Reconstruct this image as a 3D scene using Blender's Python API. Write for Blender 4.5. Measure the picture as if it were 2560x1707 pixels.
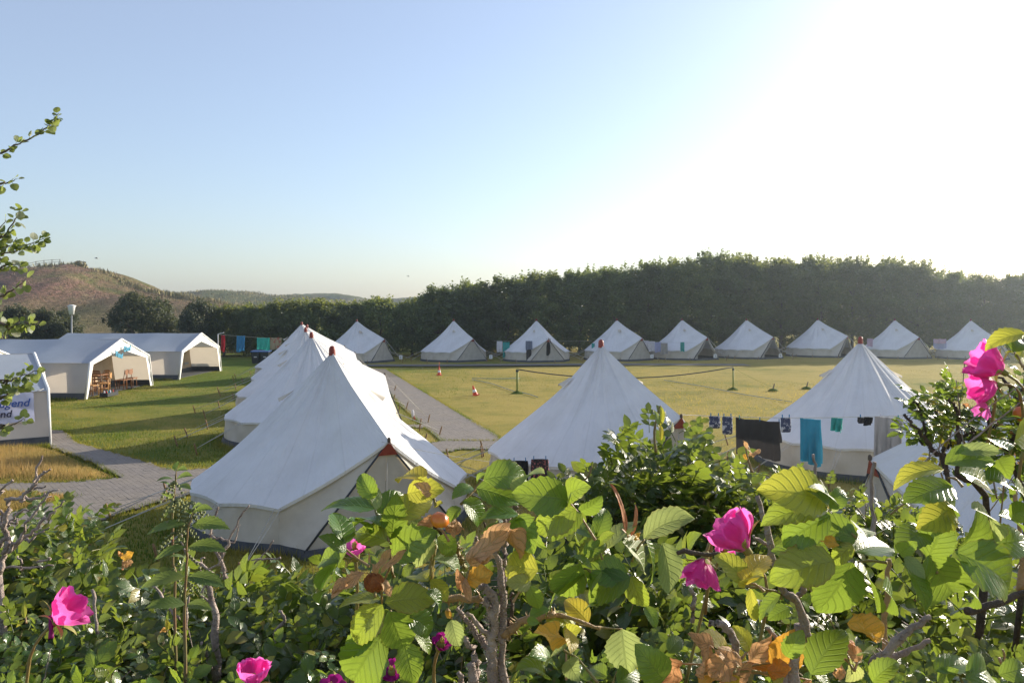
import bpy, math, random
import numpy as np
from mathutils import Vector, Matrix

for o in list(bpy.data.objects):
    bpy.data.objects.remove(o, do_unlink=True)
SC = bpy.context.scene
COL = SC.collection
R = math.radians
rng = np.random.default_rng(7)
random.seed(7)

# ------------------------------------------------------------------ camera
FPX, HZ, CAMZ = 2066.0, 775.0, 3.75          # focal length in photo pixels, horizon row, eye height
cam_d = bpy.data.cameras.new('camera')
cam_d.sensor_width = 36.0
cam_d.lens = 36.0 * FPX / 2560.0
cam_d.shift_y = -(853.5 - HZ) / 2560.0
cam_d.clip_start = 0.05
cam_d.clip_end = 6000
cam_d.dof.use_dof = False
cam_d.dof.focus_distance = 6.0
cam_d.dof.aperture_fstop = 13.0
cam = bpy.data.objects.new('camera', cam_d)
cam.location = (0, 0, CAMZ)
cam.rotation_euler = (R(90), 0, 0)
COL.objects.link(cam)
SC.camera = cam

# ------------------------------------------------------------------ sky and sun
SUN_AZ, SUN_EL = 50.0, 17.0                  # degrees right of the view direction, above the horizon
world = bpy.data.worlds.new('World')
SC.world = world
world.use_nodes = True
wn = world.node_tree
wn.nodes.clear()
w_out = wn.nodes.new('ShaderNodeOutputWorld')
w_bg = wn.nodes.new('ShaderNodeBackground')
w_sky = wn.nodes.new('ShaderNodeTexSky')
w_sky.sky_type = 'NISHITA'
w_sky.sun_disc = False
w_sky.sun_elevation = R(SUN_EL)
w_sky.sun_rotation = R(SUN_AZ)
w_sky.altitude = 0
w_sky.air_density = 1.0
w_sky.dust_density = 1.25
w_sky.ozone_density = 3.3
w_bg.inputs['Strength'].default_value = 0.14
w_mix = wn.nodes.new('ShaderNodeMix'); w_mix.data_type = 'RGBA'      # thin even high haze over the whole sky
w_mix.inputs[0].default_value = 0.30
w_mix.inputs[7].default_value = (3.05, 2.80, 2.85, 1)
wn.links.new(w_sky.outputs[0], w_mix.inputs[6])
wn.links.new(w_mix.outputs[2], w_bg.inputs['Color'])
wn.links.new(w_bg.outputs[0], w_out.inputs['Surface'])

sun_d = bpy.data.lights.new('sun', 'SUN')
sun_d.energy = 4.8
sun_d.angle = R(0.53)
sun_d.color = (1.0, 0.90, 0.74)
sun = bpy.data.objects.new('sun', sun_d)
sdir = Vector((math.sin(R(SUN_AZ)) * math.cos(R(SUN_EL)), math.cos(R(SUN_AZ)) * math.cos(R(SUN_EL)), math.sin(R(SUN_EL))))
sun.rotation_euler = sdir.to_track_quat('Z', 'Y').to_euler()
sun.location = sdir * 60
COL.objects.link(sun)

vs = SC.view_settings
vs.view_transform = 'Standard'
vs.look = 'None'
vs.gamma = 1
vs.use_curve_mapping = False
vs.exposure = 0.80
SC.render.engine = 'CYCLES'
SC.cycles.use_denoising = True
SC.cycles.max_bounces = 8
SC.cycles.transparent_max_bounces = 8
SC.cycles.sample_clamp_indirect = 6
SC.cycles.volume_bounces = 0

# ------------------------------------------------------------------ helpers
def W(px, py, d):
    """photo pixel (2560 wide) seen at distance d -> world point"""
    return Vector(((px - 1280) / FPX * d, d, CAMZ - (py - HZ) / FPX * d))

def G(px, py):
    """photo pixel on the level field -> ground point"""
    d = CAMZ * FPX / (py - HZ)
    return ((px - 1280) / FPX * d, d)

def sstep(t):
    t = np.clip(t, 0, 1)
    return t * t * (3 - 2 * t)

def ground_z(x, y):
    y = np.asarray(y, float)
    return 2.1 * (1 - sstep((y - 2.6) / 5.6))

def mk(name, V, Q=None, T=None, UV=None, mat=None, smooth=True):
    V = np.asarray(V, np.float32).reshape(-1, 3)
    Q = np.zeros((0, 4), np.int32) if Q is None or len(Q) == 0 else np.asarray(Q, np.int32).reshape(-1, 4)
    T = np.zeros((0, 3), np.int32) if T is None or len(T) == 0 else np.asarray(T, np.int32).reshape(-1, 3)
    me = bpy.data.meshes.new(name)
    nq, nt = len(Q), len(T)
    idx = np.concatenate([Q.ravel(), T.ravel()]).astype(np.int32)
    me.vertices.add(len(V))
    me.vertices.foreach_set('co', V.ravel())
    me.loops.add(len(idx))
    me.loops.foreach_set('vertex_index', idx)
    me.polygons.add(nq + nt)
    st = np.concatenate([np.arange(nq) * 4, nq * 4 + np.arange(nt) * 3]).astype(np.int32)
    me.polygons.foreach_set('loop_start', st)
    me.polygons.foreach_set('use_smooth', np.full(nq + nt, smooth, bool))
    if UV is not None:
        uvl = me.uv_layers.new(name='UVMap')
        uvl.data.foreach_set('uv', np.asarray(UV, np.float32)[idx].ravel())
    me.update(calc_edges=True)
    if mat is not None:
        me.materials.append(mat)
    return me

class MB:
    """collects vertices and faces for one mesh"""
    def __init__(s):
        s.V, s.Q, s.T, s.U, s.n = [], [], [], [], 0
    def add(s, V, Q=None, T=None, UV=None):
        V = np.asarray(V, float).reshape(-1, 3)
        s.V.append(V)
        if Q is not None and len(Q):
            s.Q.append(np.asarray(Q, int).reshape(-1, 4) + s.n)
        if T is not None and len(T):
            s.T.append(np.asarray(T, int).reshape(-1, 3) + s.n)
        s.U.append(np.zeros((len(V), 2)) if UV is None else np.asarray(UV, float))
        s.n += len(V)
        return s
    def box(s, c, sz, M=None):
        x, y, z = [q / 2 for q in sz]
        V = np.array([[a, b, d] for d in (-z, z) for b in (-y, y) for a in (-x, x)], float)
        if M is not None:
            V = V @ np.array(M.to_3x3()).T
        V = V + np.array(c, float)
        return s.add(V, [[0, 2, 3, 1], [4, 5, 7, 6], [0, 1, 5, 4], [2, 6, 7, 3], [0, 4, 6, 2], [1, 3, 7, 5]])
    def tube(s, P, r, n=6, cap=True):
        P = np.asarray([list(p) for p in P], float)
        k = len(P)
        r = np.full(k, r, float) if np.isscalar(r) else np.asarray(r, float)
        t = np.gradient(P, axis=0)
        t /= np.linalg.norm(t, axis=1)[:, None] + 1e-9
        up = np.array([0, 0, 1.0]) if abs(t[0][2]) < .9 else np.array([1.0, 0, 0])
        V = []
        a = np.arange(n) / n * 2 * np.pi
        for i in range(k):
            u = np.cross(up, t[i]); u /= np.linalg.norm(u) + 1e-9
            v = np.cross(t[i], u)
            V.append(P[i] + r[i] * (np.cos(a)[:, None] * u + np.sin(a)[:, None] * v))
        V = np.concatenate(V)
        Q = [[i * n + j, i * n + (j + 1) % n, (i + 1) * n + (j + 1) % n, (i + 1) * n + j] for i in range(k - 1) for j in range(n)]
        T = []
        if cap:
            V = np.concatenate([V, [P[0]], [P[-1]]])
            for j in range(n):
                T.append([k * n, (j + 1) % n, j])
                T.append([k * n + 1, (k - 1) * n + j, (k - 1) * n + (j + 1) % n])
        uv = np.zeros((len(V), 2)); uv[:k * n, 0] = np.repeat(np.linspace(0, 1, k), n)
        return s.add(V, Q, T, uv)
    def lathe(s, prof, n=16, c=(0, 0, 0)):
        k = len(prof)
        a = np.arange(n) / n * 2 * np.pi
        V = np.concatenate([np.stack([r * np.cos(a), r * np.sin(a), np.full(n, z)], 1) for r, z in prof]) + np.array(c)
        Q = [[i * n + j, i * n + (j + 1) % n, (i + 1) * n + (j + 1) % n, (i + 1) * n + j] for i in range(k - 1) for j in range(n)]
        return s.add(V, Q)
    def grid(s, P, uv=None):
        """P: array (a,b,3)"""
        a, b = P.shape[:2]
        i, j = np.meshgrid(np.arange(a - 1), np.arange(b - 1), indexing='ij')
        q = (i * b + j).ravel()
        Q = np.stack([q, q + b, q + b + 1, q + 1], 1)
        if uv is None:
            uu, vv = np.meshgrid(np.linspace(0, 1, a), np.linspace(0, 1, b), indexing='ij')
            uv = np.stack([uu.ravel(), vv.ravel()], 1)
        return s.add(P.reshape(-1, 3), Q, UV=uv)
    def mesh(s, name, mat=None, smooth=True):
        return mk(name, np.concatenate(s.V), np.concatenate(s.Q) if s.Q else None, np.concatenate(s.T) if s.T else None, np.concatenate(s.U), mat, smooth)

def ob(name, me, parent=None, loc=None, rot=None, scale=None, M=None):
    o = bpy.data.objects.new(name, me)
    COL.objects.link(o)
    if parent is not None:
        o.parent = parent
    if M is not None:
        o.matrix_basis = M
    else:
        if loc is not None: o.location = loc
        if rot is not None: o.rotation_euler = rot
        if scale is not None: o.scale = (scale,) * 3 if np.isscalar(scale) else scale
    return o

def tag(o, label=None, cat=None, group=None, kind=None):
    if label: o['label'] = label
    if cat: o['category'] = cat
    if group: o['group'] = group
    if kind: o['kind'] = kind
    return o

def thing(name, label, cat, group=None, loc=(0, 0, 0), rz=0):
    e = ob(name, None, loc=loc, rot=(0, 0, rz))
    e.empty_display_size = .2
    return tag(e, label, cat, group)

def noise2(x, y, s, seed=0):
    """cheap smooth pseudo noise, -1..1"""
    r = np.random.default_rng(seed)
    out = 0
    for k in range(5):
        a = r.uniform(0, 2 * np.pi); f = s * r.uniform(.6, 1.7); p = r.uniform(0, 6.28)
        out = out + np.sin((x * np.cos(a) + y * np.sin(a)) * f + p + 1.3 * np.sin((x * np.sin(a) - y * np.cos(a)) * f * .7 + p * 2))
    return out / 3.2

def frame(x, z):
    x = x.normalized()
    z = (z - x * z.dot(x))
    if z.length < 1e-4:
        z = x.orthogonal()
    z.normalize()
    y = z.cross(x)
    return Matrix((x, y, z)).transposed()

# ------------------------------------------------------------------ materials
def nodes(name):
    m = bpy.data.materials.new(name)
    m.use_nodes = True
    nt = m.node_tree
    return m, nt, nt.nodes['Principled BSDF'], nt.nodes['Material Output']

def N(nt, typ, **kw):
    n = nt.nodes.new(typ)
    for k, v in kw.items():
        if k in n.inputs.keys() if isinstance(k, str) and k[0].isupper() else False:
            n.inputs[k].default_value = v
        else:
            setattr(n, k, v)
    return n

def mixrgb(nt, fac, a, b, mode='MIX'):
    n = nt.nodes.new('ShaderNodeMix'); n.data_type = 'RGBA'; n.blend_type = mode
    for sock, v in ((0, fac), (6, a), (7, b)):
        if hasattr(v, 'is_linked') or hasattr(v, 'links'):
            nt.links.new(v, n.inputs[sock])
        elif sock == 0:
            n.inputs[0].default_value = v
        else:
            n.inputs[sock].default_value = (*v, 1)
    return n.outputs[2]

def ramp(nt, src, stops):
    n = nt.nodes.new('ShaderNodeValToRGB')
    cr = n.color_ramp
    while len(cr.elements) < len(stops):
        cr.elements.new(.5)
    for e, (p, c) in zip(cr.elements, stops):
        e.position = p
        e.color = (*c, 1) if not np.isscalar(c) else (c, c, c, 1)
    nt.links.new(src, n.inputs[0])
    return n.outputs[0]

def noise(nt, scale, detail=4, rough=.6, coord='Object', dist=0):
    tc = nt.nodes.new('ShaderNodeTexCoord')
    n = nt.nodes.new('ShaderNodeTexNoise')
    n.inputs['Scale'].default_value = scale
    n.inputs['Detail'].default_value = detail
    n.inputs['Roughness'].default_value = rough
    n.inputs['Distortion'].default_value = dist
    nt.links.new(tc.outputs[coord], n.inputs['Vector'])
    return n.outputs[0]

def bump(nt, h, strength=.3, dist=.01, normal_to=None):
    b = nt.nodes.new('ShaderNodeBump')
    b.inputs['Strength'].default_value = strength
    b.inputs['Distance'].default_value = dist
    nt.links.new(h, b.inputs['Height'])
    if normal_to is not None:
        nt.links.new(b.outputs[0], normal_to)
    return b.outputs[0]

def simple(name, c1, c2=None, rough=.7, scale=6, spec=.3, bmp=0, bscale=40, transl=0, tcol=None, metal=0):
    m, nt, p, out = nodes(name)
    p.inputs['Roughness'].default_value = rough
    p.inputs['Specular IOR Level'].default_value = spec
    p.inputs['Metallic'].default_value = metal
    if c2 is None:
        c2 = tuple(v * .82 for v in c1)
    f = ramp(nt, noise(nt, scale), [(.35, 0.0), (.68, 1.0)])
    col = mixrgb(nt, f, c1, c2)
    nt.links.new(col, p.inputs['Base Color'])
    if bmp:
        bump(nt, noise(nt, bscale), bmp, .01, p.inputs['Normal'])
    if transl:
        t = nt.nodes.new('ShaderNodeBsdfTranslucent')
        t.inputs['Color'].default_value = (*(tcol or c1), 1)
        mx = nt.nodes.new('ShaderNodeMixShader')
        mx.inputs[0].default_value = transl
        nt.links.new(p.outputs[0], mx.inputs[1]); nt.links.new(t.outputs[0], mx.inputs[2])
        nt.links.new(mx.outputs[0], out.inputs['Surface'])
    return m

def leaf_mat(name, dark, light, old, tr, rough=.33, transl=.42, veins=8.0, oldfrac=.08, bstr=.38, edge=(.22, .10, .02)):
    """leaf: colour differs from leaf to leaf, side veins as relief, light passes through"""
    m, nt, p, out = nodes(name)
    L = nt.links.new
    gi = nt.nodes.new('ShaderNodeNewGeometry')
    oi = nt.nodes.new('ShaderNodeObjectInfo')
    ad = N(nt, 'ShaderNodeMath', operation='ADD'); L(gi.outputs['Random Per Island'], ad.inputs[0]); L(oi.outputs['Random'], ad.inputs[1])
    fr = N(nt, 'ShaderNodeMath', operation='FRACT'); L(ad.outputs[0], fr.inputs[0])
    col = ramp(nt, fr.outputs[0], [(0, dark), (.55, light), (1 - oldfrac - .04, tuple(a * .8 + b * .2 for a, b in zip(light, old))), (1 - oldfrac * .4, old)])
    uv = nt.nodes.new('ShaderNodeUVMap')
    sp = nt.nodes.new('ShaderNodeSeparateXYZ'); L(uv.outputs[0], sp.inputs[0])
    av = N(nt, 'ShaderNodeMath', operation='ABSOLUTE'); L(sp.outputs[1], av.inputs[0])
    # side veins: sin(2 pi (n u - k |v|))
    a1 = N(nt, 'ShaderNodeMath', operation='MULTIPLY'); L(sp.outputs[0], a1.inputs[0]); a1.inputs[1].default_value = veins * 6.283
    a2 = N(nt, 'ShaderNodeMath', operation='MULTIPLY'); L(av.outputs[0], a2.inputs[0]); a2.inputs[1].default_value = 2.1 * 6.283
    a3 = N(nt, 'ShaderNodeMath', operation='SUBTRACT'); L(a1.outputs[0], a3.inputs[0]); L(a2.outputs[0], a3.inputs[1])
    a4 = N(nt, 'ShaderNodeMath', operation='SINE'); L(a3.outputs[0], a4.inputs[0])
    a5 = N(nt, 'ShaderNodeMath', operation='MULTIPLY_ADD'); L(a4.outputs[0], a5.inputs[0]); a5.inputs[1].default_value = .5; a5.inputs[2].default_value = .5
    vein = ramp(nt, a5.outputs[0], [(0, 0.0), (.22, 1.0)])
    mid = ramp(nt, av.outputs[0], [(.02, 0.0), (.10, 1.0)])
    if veins <= 3:      # crowns differ from tree to tree
        ov = ramp(nt, oi.outputs['Random'], [(0, .65), (1, 1.5)])
        col = mixrgb(nt, 1.0, col, ov, 'MULTIPLY')
    vm = mixrgb(nt, 1.0, vein, mid, 'MULTIPLY')
    nz = noise(nt, 60, 3, .6)
    blot = ramp(nt, nz, [(.35, .78), (.65, 1.12)])
    col = mixrgb(nt, .7, col, blot, 'MULTIPLY')
    lite = mixrgb(nt, .15, col, (.30, .36, .10))
    col = mixrgb(nt, vm, lite, col)
    if edge:
        ef = ramp(nt, av.outputs[0], [(.86, 0.0), (1.0, .75)])
        ef2 = mixrgb(nt, 1.0, ef, ramp(nt, fr.outputs[0], [(.3, 0.0), (.9, 1.0)]), 'MULTIPLY')
        col = mixrgb(nt, ef2, col, edge)
    L(col, p.inputs['Base Color'])
    p.inputs['Roughness'].default_value = rough
    p.inputs['Specular IOR Level'].default_value = .55
    spots = ramp(nt, noise(nt, 22 if veins > 5 else 3, 2, .5), [(.70, 0.0), (.73, .75)])
    col_ = mixrgb(nt, spots, col, (.16, .09, .025))
    L(col_, p.inputs['Base Color'])
    hgt = mixrgb(nt, .35, vm, nz)
    bn = bump(nt, hgt, bstr, .002, p.inputs['Normal'])
    t = nt.nodes.new('ShaderNodeBsdfTranslucent')
    tc = mixrgb(nt, 1.0, mixrgb(nt, .5, col, (1, 1, 1), 'MIX'), tr, 'MULTIPLY')
    L(mixrgb(nt, vm, mixrgb(nt, .3, tc, (.05, .08, .01)), tc), t.inputs['Color'])
    L(bn, t.inputs['Normal'])
    mx = nt.nodes.new('ShaderNodeMixShader'); mx.inputs[0].default_value = transl
    L(p.outputs[0], mx.inputs[1]); L(t.outputs[0], mx.inputs[2]); L(mx.outputs[0], out.inputs['Surface'])
    return m

M = {}
def canvas_mat():
    """cotton canvas of the bell tents: sewn panels, creases running down from the peak, faint stains"""
    m, nt, p, out = nodes('canvas')
    L = nt.links.new
    tc = nt.nodes.new('ShaderNodeTexCoord'); sp = nt.nodes.new('ShaderNodeSeparateXYZ'); L(tc.outputs['Object'], sp.inputs[0])
    at = N(nt, 'ShaderNodeMath', operation='ARCTAN2'); L(sp.outputs[1], at.inputs[0]); L(sp.outputs[0], at.inputs[1])
    cx = nt.nodes.new('ShaderNodeCombineXYZ')
    sa = N(nt, 'ShaderNodeMath', operation='MULTIPLY'); L(at.outputs[0], sa.inputs[0]); sa.inputs[1].default_value = 5.0; L(sa.outputs[0], cx.inputs[0])
    sz = N(nt, 'ShaderNodeMath', operation='MULTIPLY'); L(sp.outputs[2], sz.inputs[0]); sz.inputs[1].default_value = .55; L(sz.outputs[0], cx.inputs[1])
    cr = nt.nodes.new('ShaderNodeTexNoise'); cr.inputs['Scale'].default_value = 1.6; cr.inputs['Detail'].default_value = 6; cr.inputs['Roughness'].default_value = .62; L(cx.outputs[0], cr.inputs['Vector'])
    pm = N(nt, 'ShaderNodeMath', operation='MULTIPLY'); L(at.outputs[0], pm.inputs[0]); pm.inputs[1].default_value = 24 / 6.2832
    pf = N(nt, 'ShaderNodeMath', operation='FRACT'); L(pm.outputs[0], pf.inputs[0])
    seam = ramp(nt, pf.outputs[0], [(0, 1.0), (.035, 0.0), (.965, 0.0), (1, 1.0)])
    st = ramp(nt, noise(nt, 1.1, 6, .65), [(.42, 0.0), (.75, 1.0)])
    col = mixrgb(nt, st, (.765, .76, .765), (.665, .655, .65))
    col = mixrgb(nt, mixrgb(nt, 1.0, seam, (.22, .22, .22), 'MULTIPLY'), col, (.50, .485, .46))
    L(col, p.inputs['Base Color']); p.inputs['Roughness'].default_value = .9; p.inputs['Specular IOR Level'].default_value = .15
    b1 = bump(nt, cr.outputs[0], .75, .10)
    b2 = nt.nodes.new('ShaderNodeBump'); b2.inputs['Strength'].default_value = .22; b2.inputs['Distance'].default_value = .012
    L(seam, b2.inputs['Height']); L(b1, b2.inputs['Normal']); L(b2.outputs[0], p.inputs['Normal'])
    t = nt.nodes.new('ShaderNodeBsdfTranslucent'); t.inputs['Color'].default_value = (.80, .76, .70, 1)
    mx = nt.nodes.new('ShaderNodeMixShader'); mx.inputs[0].default_value = .09
    L(p.outputs[0], mx.inputs[1]); L(t.outputs[0], mx.inputs[2]); L(mx.outputs[0], out.inputs['Surface'])
    return m
M['canvas'] = canvas_mat()
M['wall_canvas'] = simple('wall_canvas', (.63, .58, .495), (.52, .47, .395), .9, 2.2, .15, .3, 9, transl=.14, tcol=(.7, .58, .4))
M['door_canvas'] = simple('door_canvas', (.56, .53, .48), (.46, .43, .38), .9, 2.5, .15, .35, 6, transl=.14, tcol=(.7, .6, .45))
M['skirt'] = simple('skirt', (.075, .08, .09), (.05, .055, .06), .7, 5, .3, .2, 20)
M['tape'] = simple('tape', (.05, .055, .065), (.035, .04, .045), .7)
M['red_cap'] = simple('red_cap', (.27, .05, .035), (.20, .035, .025), .45, 12)
M['rope'] = simple('rope', (.55, .52, .46), (.42, .40, .36), .8)
M['peg'] = simple('peg', (.30, .19, .09), (.18, .11, .06), .8, 14, .2, .4, 60)
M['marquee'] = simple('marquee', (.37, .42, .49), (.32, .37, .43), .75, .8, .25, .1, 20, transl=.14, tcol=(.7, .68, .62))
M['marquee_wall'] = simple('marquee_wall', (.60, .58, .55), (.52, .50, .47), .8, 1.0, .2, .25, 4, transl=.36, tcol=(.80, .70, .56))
M['trim_white'] = simple('trim_white', (.80, .79, .76), (.72, .71, .68), .6, 4, .3, .25, 6)
M['inner_cream'] = simple('inner_cream', (.54, .42, .29), (.46, .35, .235), .85, 2, .2, .15, 5)
M['brown_vent'] = simple('brown_vent', (.14, .09, .06), None, .8)
M['pole_metal'] = simple('pole_metal', (.60, .60, .60), None, .4, 8, .5, metal=.6)
M['wood'] = simple('wood', (.50, .27, .10), (.36, .18, .06), .5, 9, .4, .1, 50)
M['wood_dark'] = simple('wood_dark', (.26, .11, .045), (.18, .075, .03), .5, 9, .4)
M['cone_orange'] = simple('cone_orange', (.72, .09, .03), (.60, .07, .03), .5, 10)
M['white_plastic'] = simple('white_plastic', (.78, .78, .78), (.68, .68, .68), .45, 10)
M['net_post'] = simple('net_post', (.30, .32, .06), (.22, .24, .05), .6, 6, .3, .2)
M['net_rope'] = simple('net_rope', (.035, .04, .05), None, .7)
M['blue_rope'] = simple('blue_rope', (.12, .22, .30), None, .7)
M['lamp_white'] = simple('lamp_white', (.75, .74, .72), (.68, .67, .66), .4)
M['lamp_grey'] = simple('lamp_grey', (.30, .31, .32), None, .5)
M['bin'] = simple('bin', (.03, .035, .04), None, .5)
M['bin_lid'] = simple('bin_lid', (.05, .12, .30), None, .45)
M['bark'] = simple('bark', (.20, .16, .12), (.10, .08, .06), .9, 9, .1, .8, 25)
M['twig_grey'] = simple('twig_grey', (.48, .39, .34), (.25, .19, .16), .75, 30, .25, .9, 160)
M['twig_dark'] = simple('twig_dark', (.12, .085, .06), (.06, .045, .035), .75, 60, .3, .7, 160)
M['cane_green'] = simple('cane_green', (.22, .20, .06), (.26, .15, .06), .55, 40, .35, .3, 120)
M['peach_stem'] = simple('peach_stem', (.42, .26, .13), (.30, .20, .08), .5, 70, .4, .5, 200)

def cloth(name, c1, c2=None):
    M[name] = simple(name, c1, c2, .9, 5, .1, .25, 14, transl=.15, tcol=c1)
for nm, c in dict(red=(.42, .03, .04), blue=(.05, .22, .42), teal=(.05, .42, .36), brown=(.22, .15, .09), darkgrey=(.050, .046, .046), steel=(.05, .30, .44),
                  lightgrey=(.38, .36, .35), black=(.018, .018, .02), white=(.72, .70, .74), denim=(.20, .23, .32), pink=(.55, .40, .52), lilac=(.42, .44, .66), banner_cloth=(.66, .66, .80), tealdeep=(.05, .36, .33)).items():
    cloth(nm, c)
def patterned(name, a, b, sc):
    m, nt, p, out = nodes(name)
    col = mixrgb(nt, ramp(nt, noise(nt, sc, 2), [(.52, 0.0), (.6, 1.0)]), a, b)
    nt.links.new(col, p.inputs['Base Color']); p.inputs['Roughness'].default_value = .9
    M[name] = m
patterned('floral', (.02, .018, .022), (.40, .12, .12), 28)
patterned('sockprint', (.05, .06, .12), (.50, .50, .56), 16)
patterned('striped', (.30, .25, .17), (.33, .08, .06), 3)

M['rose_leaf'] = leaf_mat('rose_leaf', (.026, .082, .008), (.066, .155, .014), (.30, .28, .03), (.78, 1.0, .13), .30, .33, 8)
M['rose_leaf_mid'] = leaf_mat('rose_leaf_mid', (.018, .052, .006), (.050, .112, .010), (.28, .24, .03), (.76, 1.0, .12), .26, .32, 8)  # darker copy of rose_leaf, painting in shade between the hedge leaves
M['rose_leaf_shade'] = leaf_mat('rose_leaf_shade', (.013, .036, .006), (.034, .074, .010), (.22, .18, .03), (.80, 1.0, .12), .30, .28, 6)  # joined leaf mass, darkest: the hedge's inner shade is put into its colour
M['rose_leaf_pale'] = leaf_mat('rose_leaf_pale', (.12, .19, .055), (.17, .235, .075), (.30, .30, .09), (.9, 1.0, .35), .5, .40, 8)
M['rose_leaf_yellow'] = leaf_mat('rose_leaf_yellow', (.28, .33, .02), (.36, .36, .03), (.55, .36, .03), (1.0, .95, .15), .4, .42, 8, .3)
M['leaf_dry'] = leaf_mat('leaf_dry', (.58, .31, .13), (.68, .43, .21), (.62, .24, .06), (1.0, .66, .36), .6, .34, 6, .2, .8, (.25, .08, .02))
M['leaf_orange'] = leaf_mat('leaf_orange', (.72, .34, .03), (.76, .44, .05), (.62, .18, .02), (1.0, .66, .12), .45, .32, 6, .2)
M['nettle_leaf'] = leaf_mat('nettle_leaf', (.050, .105, .022), (.085, .150, .030), (.16, .20, .04), (.8, 1.0, .22), .5, .36, 7, .05, .6, None)
M['poplar_leaf'] = leaf_mat('poplar_leaf', (.030, .058, .012), (.070, .105, .022), (.40, .40, .34), (.85, 1.0, .22), .42, .34, 5, .14, .3, None)
M['tree_leaf'] = leaf_mat('tree_leaf', (.012, .028, .009), (.026, .052, .012), (.10, .12, .03), (.85, 1.0, .20), .5, .30, 3, .05, .1, None)
M['tree_leaf_lite'] = leaf_mat('tree_leaf_lite', (.015, .036, .009), (.034, .066, .012), (.14, .15, .04), (.95, 1.0, .20), .5, .32, 3, .08, .1, None)
M['pine_leaf'] = leaf_mat('pine_leaf', (.012, .021, .008), (.022, .032, .010), (.08, .06, .025), (.8, .9, .3), .7, .10, 3, .05, .1, None)

def petal_mat():
    m, nt, p, out = nodes('petal')
    L = nt.links.new
    uv = nt.nodes.new('ShaderNodeUVMap'); sp = nt.nodes.new('ShaderNodeSeparateXYZ'); L(uv.outputs[0], sp.inputs[0])
    col = ramp(nt, sp.outputs[0], [(0, (.75, .42, .50)), (.25, (.72, .07, .38)), (1, (.74, .04, .42))])
    col = mixrgb(nt, ramp(nt, noise(nt, 45, 3), [(.4, 0.0), (.7, .5)]), col, (.80, .20, .56))
    L(col, p.inputs['Base Color']); p.inputs['Roughness'].default_value = .5
    wv = nt.nodes.new('ShaderNodeTexWave'); wv.bands_direction = 'Y'; wv.inputs['Scale'].default_value = 7; wv.inputs['Distortion'].default_value = 3; L(uv.outputs[0], wv.inputs['Vector'])
    bump(nt, wv.outputs[1], .25, .002, p.inputs['Normal'])
    t = nt.nodes.new('ShaderNodeBsdfTranslucent'); t.inputs['Color'].default_value = (1.0, .20, .62, 1)
    mx = nt.nodes.new('ShaderNodeMixShader'); mx.inputs[0].default_value = .58
    L(p.outputs[0], mx.inputs[1]); L(t.outputs[0], mx.inputs[2]); L(mx.outputs[0], out.inputs['Surface'])
    return m
M['petal'] = petal_mat()
M['petal_deep'] = simple('petal_deep', (.20, .008, .12), (.28, .01, .16), .5, 30, .3, transl=.3, tcol=(.5, .02, .3))
M['sepal'] = simple('sepal', (.24, .28, .06), (.34, .26, .08), .6, 50, transl=.25)
M['sepal_red'] = simple('sepal_red', (.48, .16, .08), (.40, .22, .09), .5, 60, transl=.25)
M['hip'] = simple('hip', (.62, .10, .02), (.70, .28, .03), .3, 35, .5)
M['hip_brown'] = simple('hip_brown', (.36, .14, .05), (.24, .08, .03), .9, 90, .1, 1.0, 120)
M['stamen'] = simple('stamen', (.55, .40, .08), None, .7)
M['nettle_stem'] = simple('nettle_stem', (.20, .17, .07), (.24, .12, .07), .6, 30, .3)
M['nettle_flower'] = simple('nettle_flower', (.20, .22, .10), (.15, .17, .07), .8, 60)

# ------------------------------------------------------------------ ground
def ground_mat():
    m, nt, p, out = nodes('field_grass')
    L = nt.links.new
    big = noise(nt, .09, 5, .6, dist=.6)
    mid = noise(nt, .8, 5, .65)
    fine = noise(nt, 14, 5, .7)
    # green to the left where the marquees stand, dry and golden on the open field
    tc = nt.nodes.new('ShaderNodeTexCoord'); sp = nt.nodes.new('ShaderNodeSeparateXYZ'); L(tc.outputs['Object'], sp.inputs[0])
    mr = N(nt, 'ShaderNodeMapRange'); L(sp.outputs[0], mr.inputs[0]); mr.inputs[1].default_value = -14; mr.inputs[2].default_value = 2; mr.inputs[3].default_value = -.16; mr.inputs[4].default_value = .12
    a = N(nt, 'ShaderNodeMath', operation='ADD'); L(big, a.inputs[0]); L(mr.outputs[0], a.inputs[1])
    b = N(nt, 'ShaderNodeMath', operation='MULTIPLY_ADD'); L(mid, b.inputs[0]); b.inputs[1].default_value = .55; L(a.outputs[0], b.inputs[2])
    f = ramp(nt, b.outputs[0], [(.56, 0.0), (.92, 1.0)])
    green = mixrgb(nt, fine, (.070, .118, .013), (.140, .180, .024))
    straw = mixrgb(nt, fine, (.27, .215, .050), (.44, .345, .095))
    col = mixrgb(nt, f, green, straw)
    soil = ramp(nt, noise(nt, 2.3, 6, .7), [(.60, 0.0), (.70, .8)])
    col = mixrgb(nt, soil, col, (.20, .14, .075))
    L(col, p.inputs['Base Color'])
    p.inputs['Roughness'].default_value = .95
    p.inputs['Specular IOR Level'].default_value = .1
    bump(nt, noise(nt, 30, 5, .7), .9, .05, p.inputs['Normal'])
    return m
M['field'] = ground_mat()
xs = np.concatenate([[-3000, -1200, -500, -200, -110], np.linspace(-70, 90, 81), [140, 250, 600, 1300, 3000]])
ys = np.concatenate([[-300, -60, -20, -8, -4], np.linspace(-2, 12, 43), np.linspace(13, 110, 50), [140, 200, 320, 600, 1200, 2500, 5000]])
X, Y = np.meshgrid(xs, ys, indexing='ij')
Z = ground_z(X, Y) + .035 * noise2(X, Y, .25, 3) * ((Y > 9) & (Y < 100)) - .02
gm = MB().grid(np.stack([X, Y, Z], 2)).mesh('ground', M['field'])
tag(ob('ground', gm), kind='structure')

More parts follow.
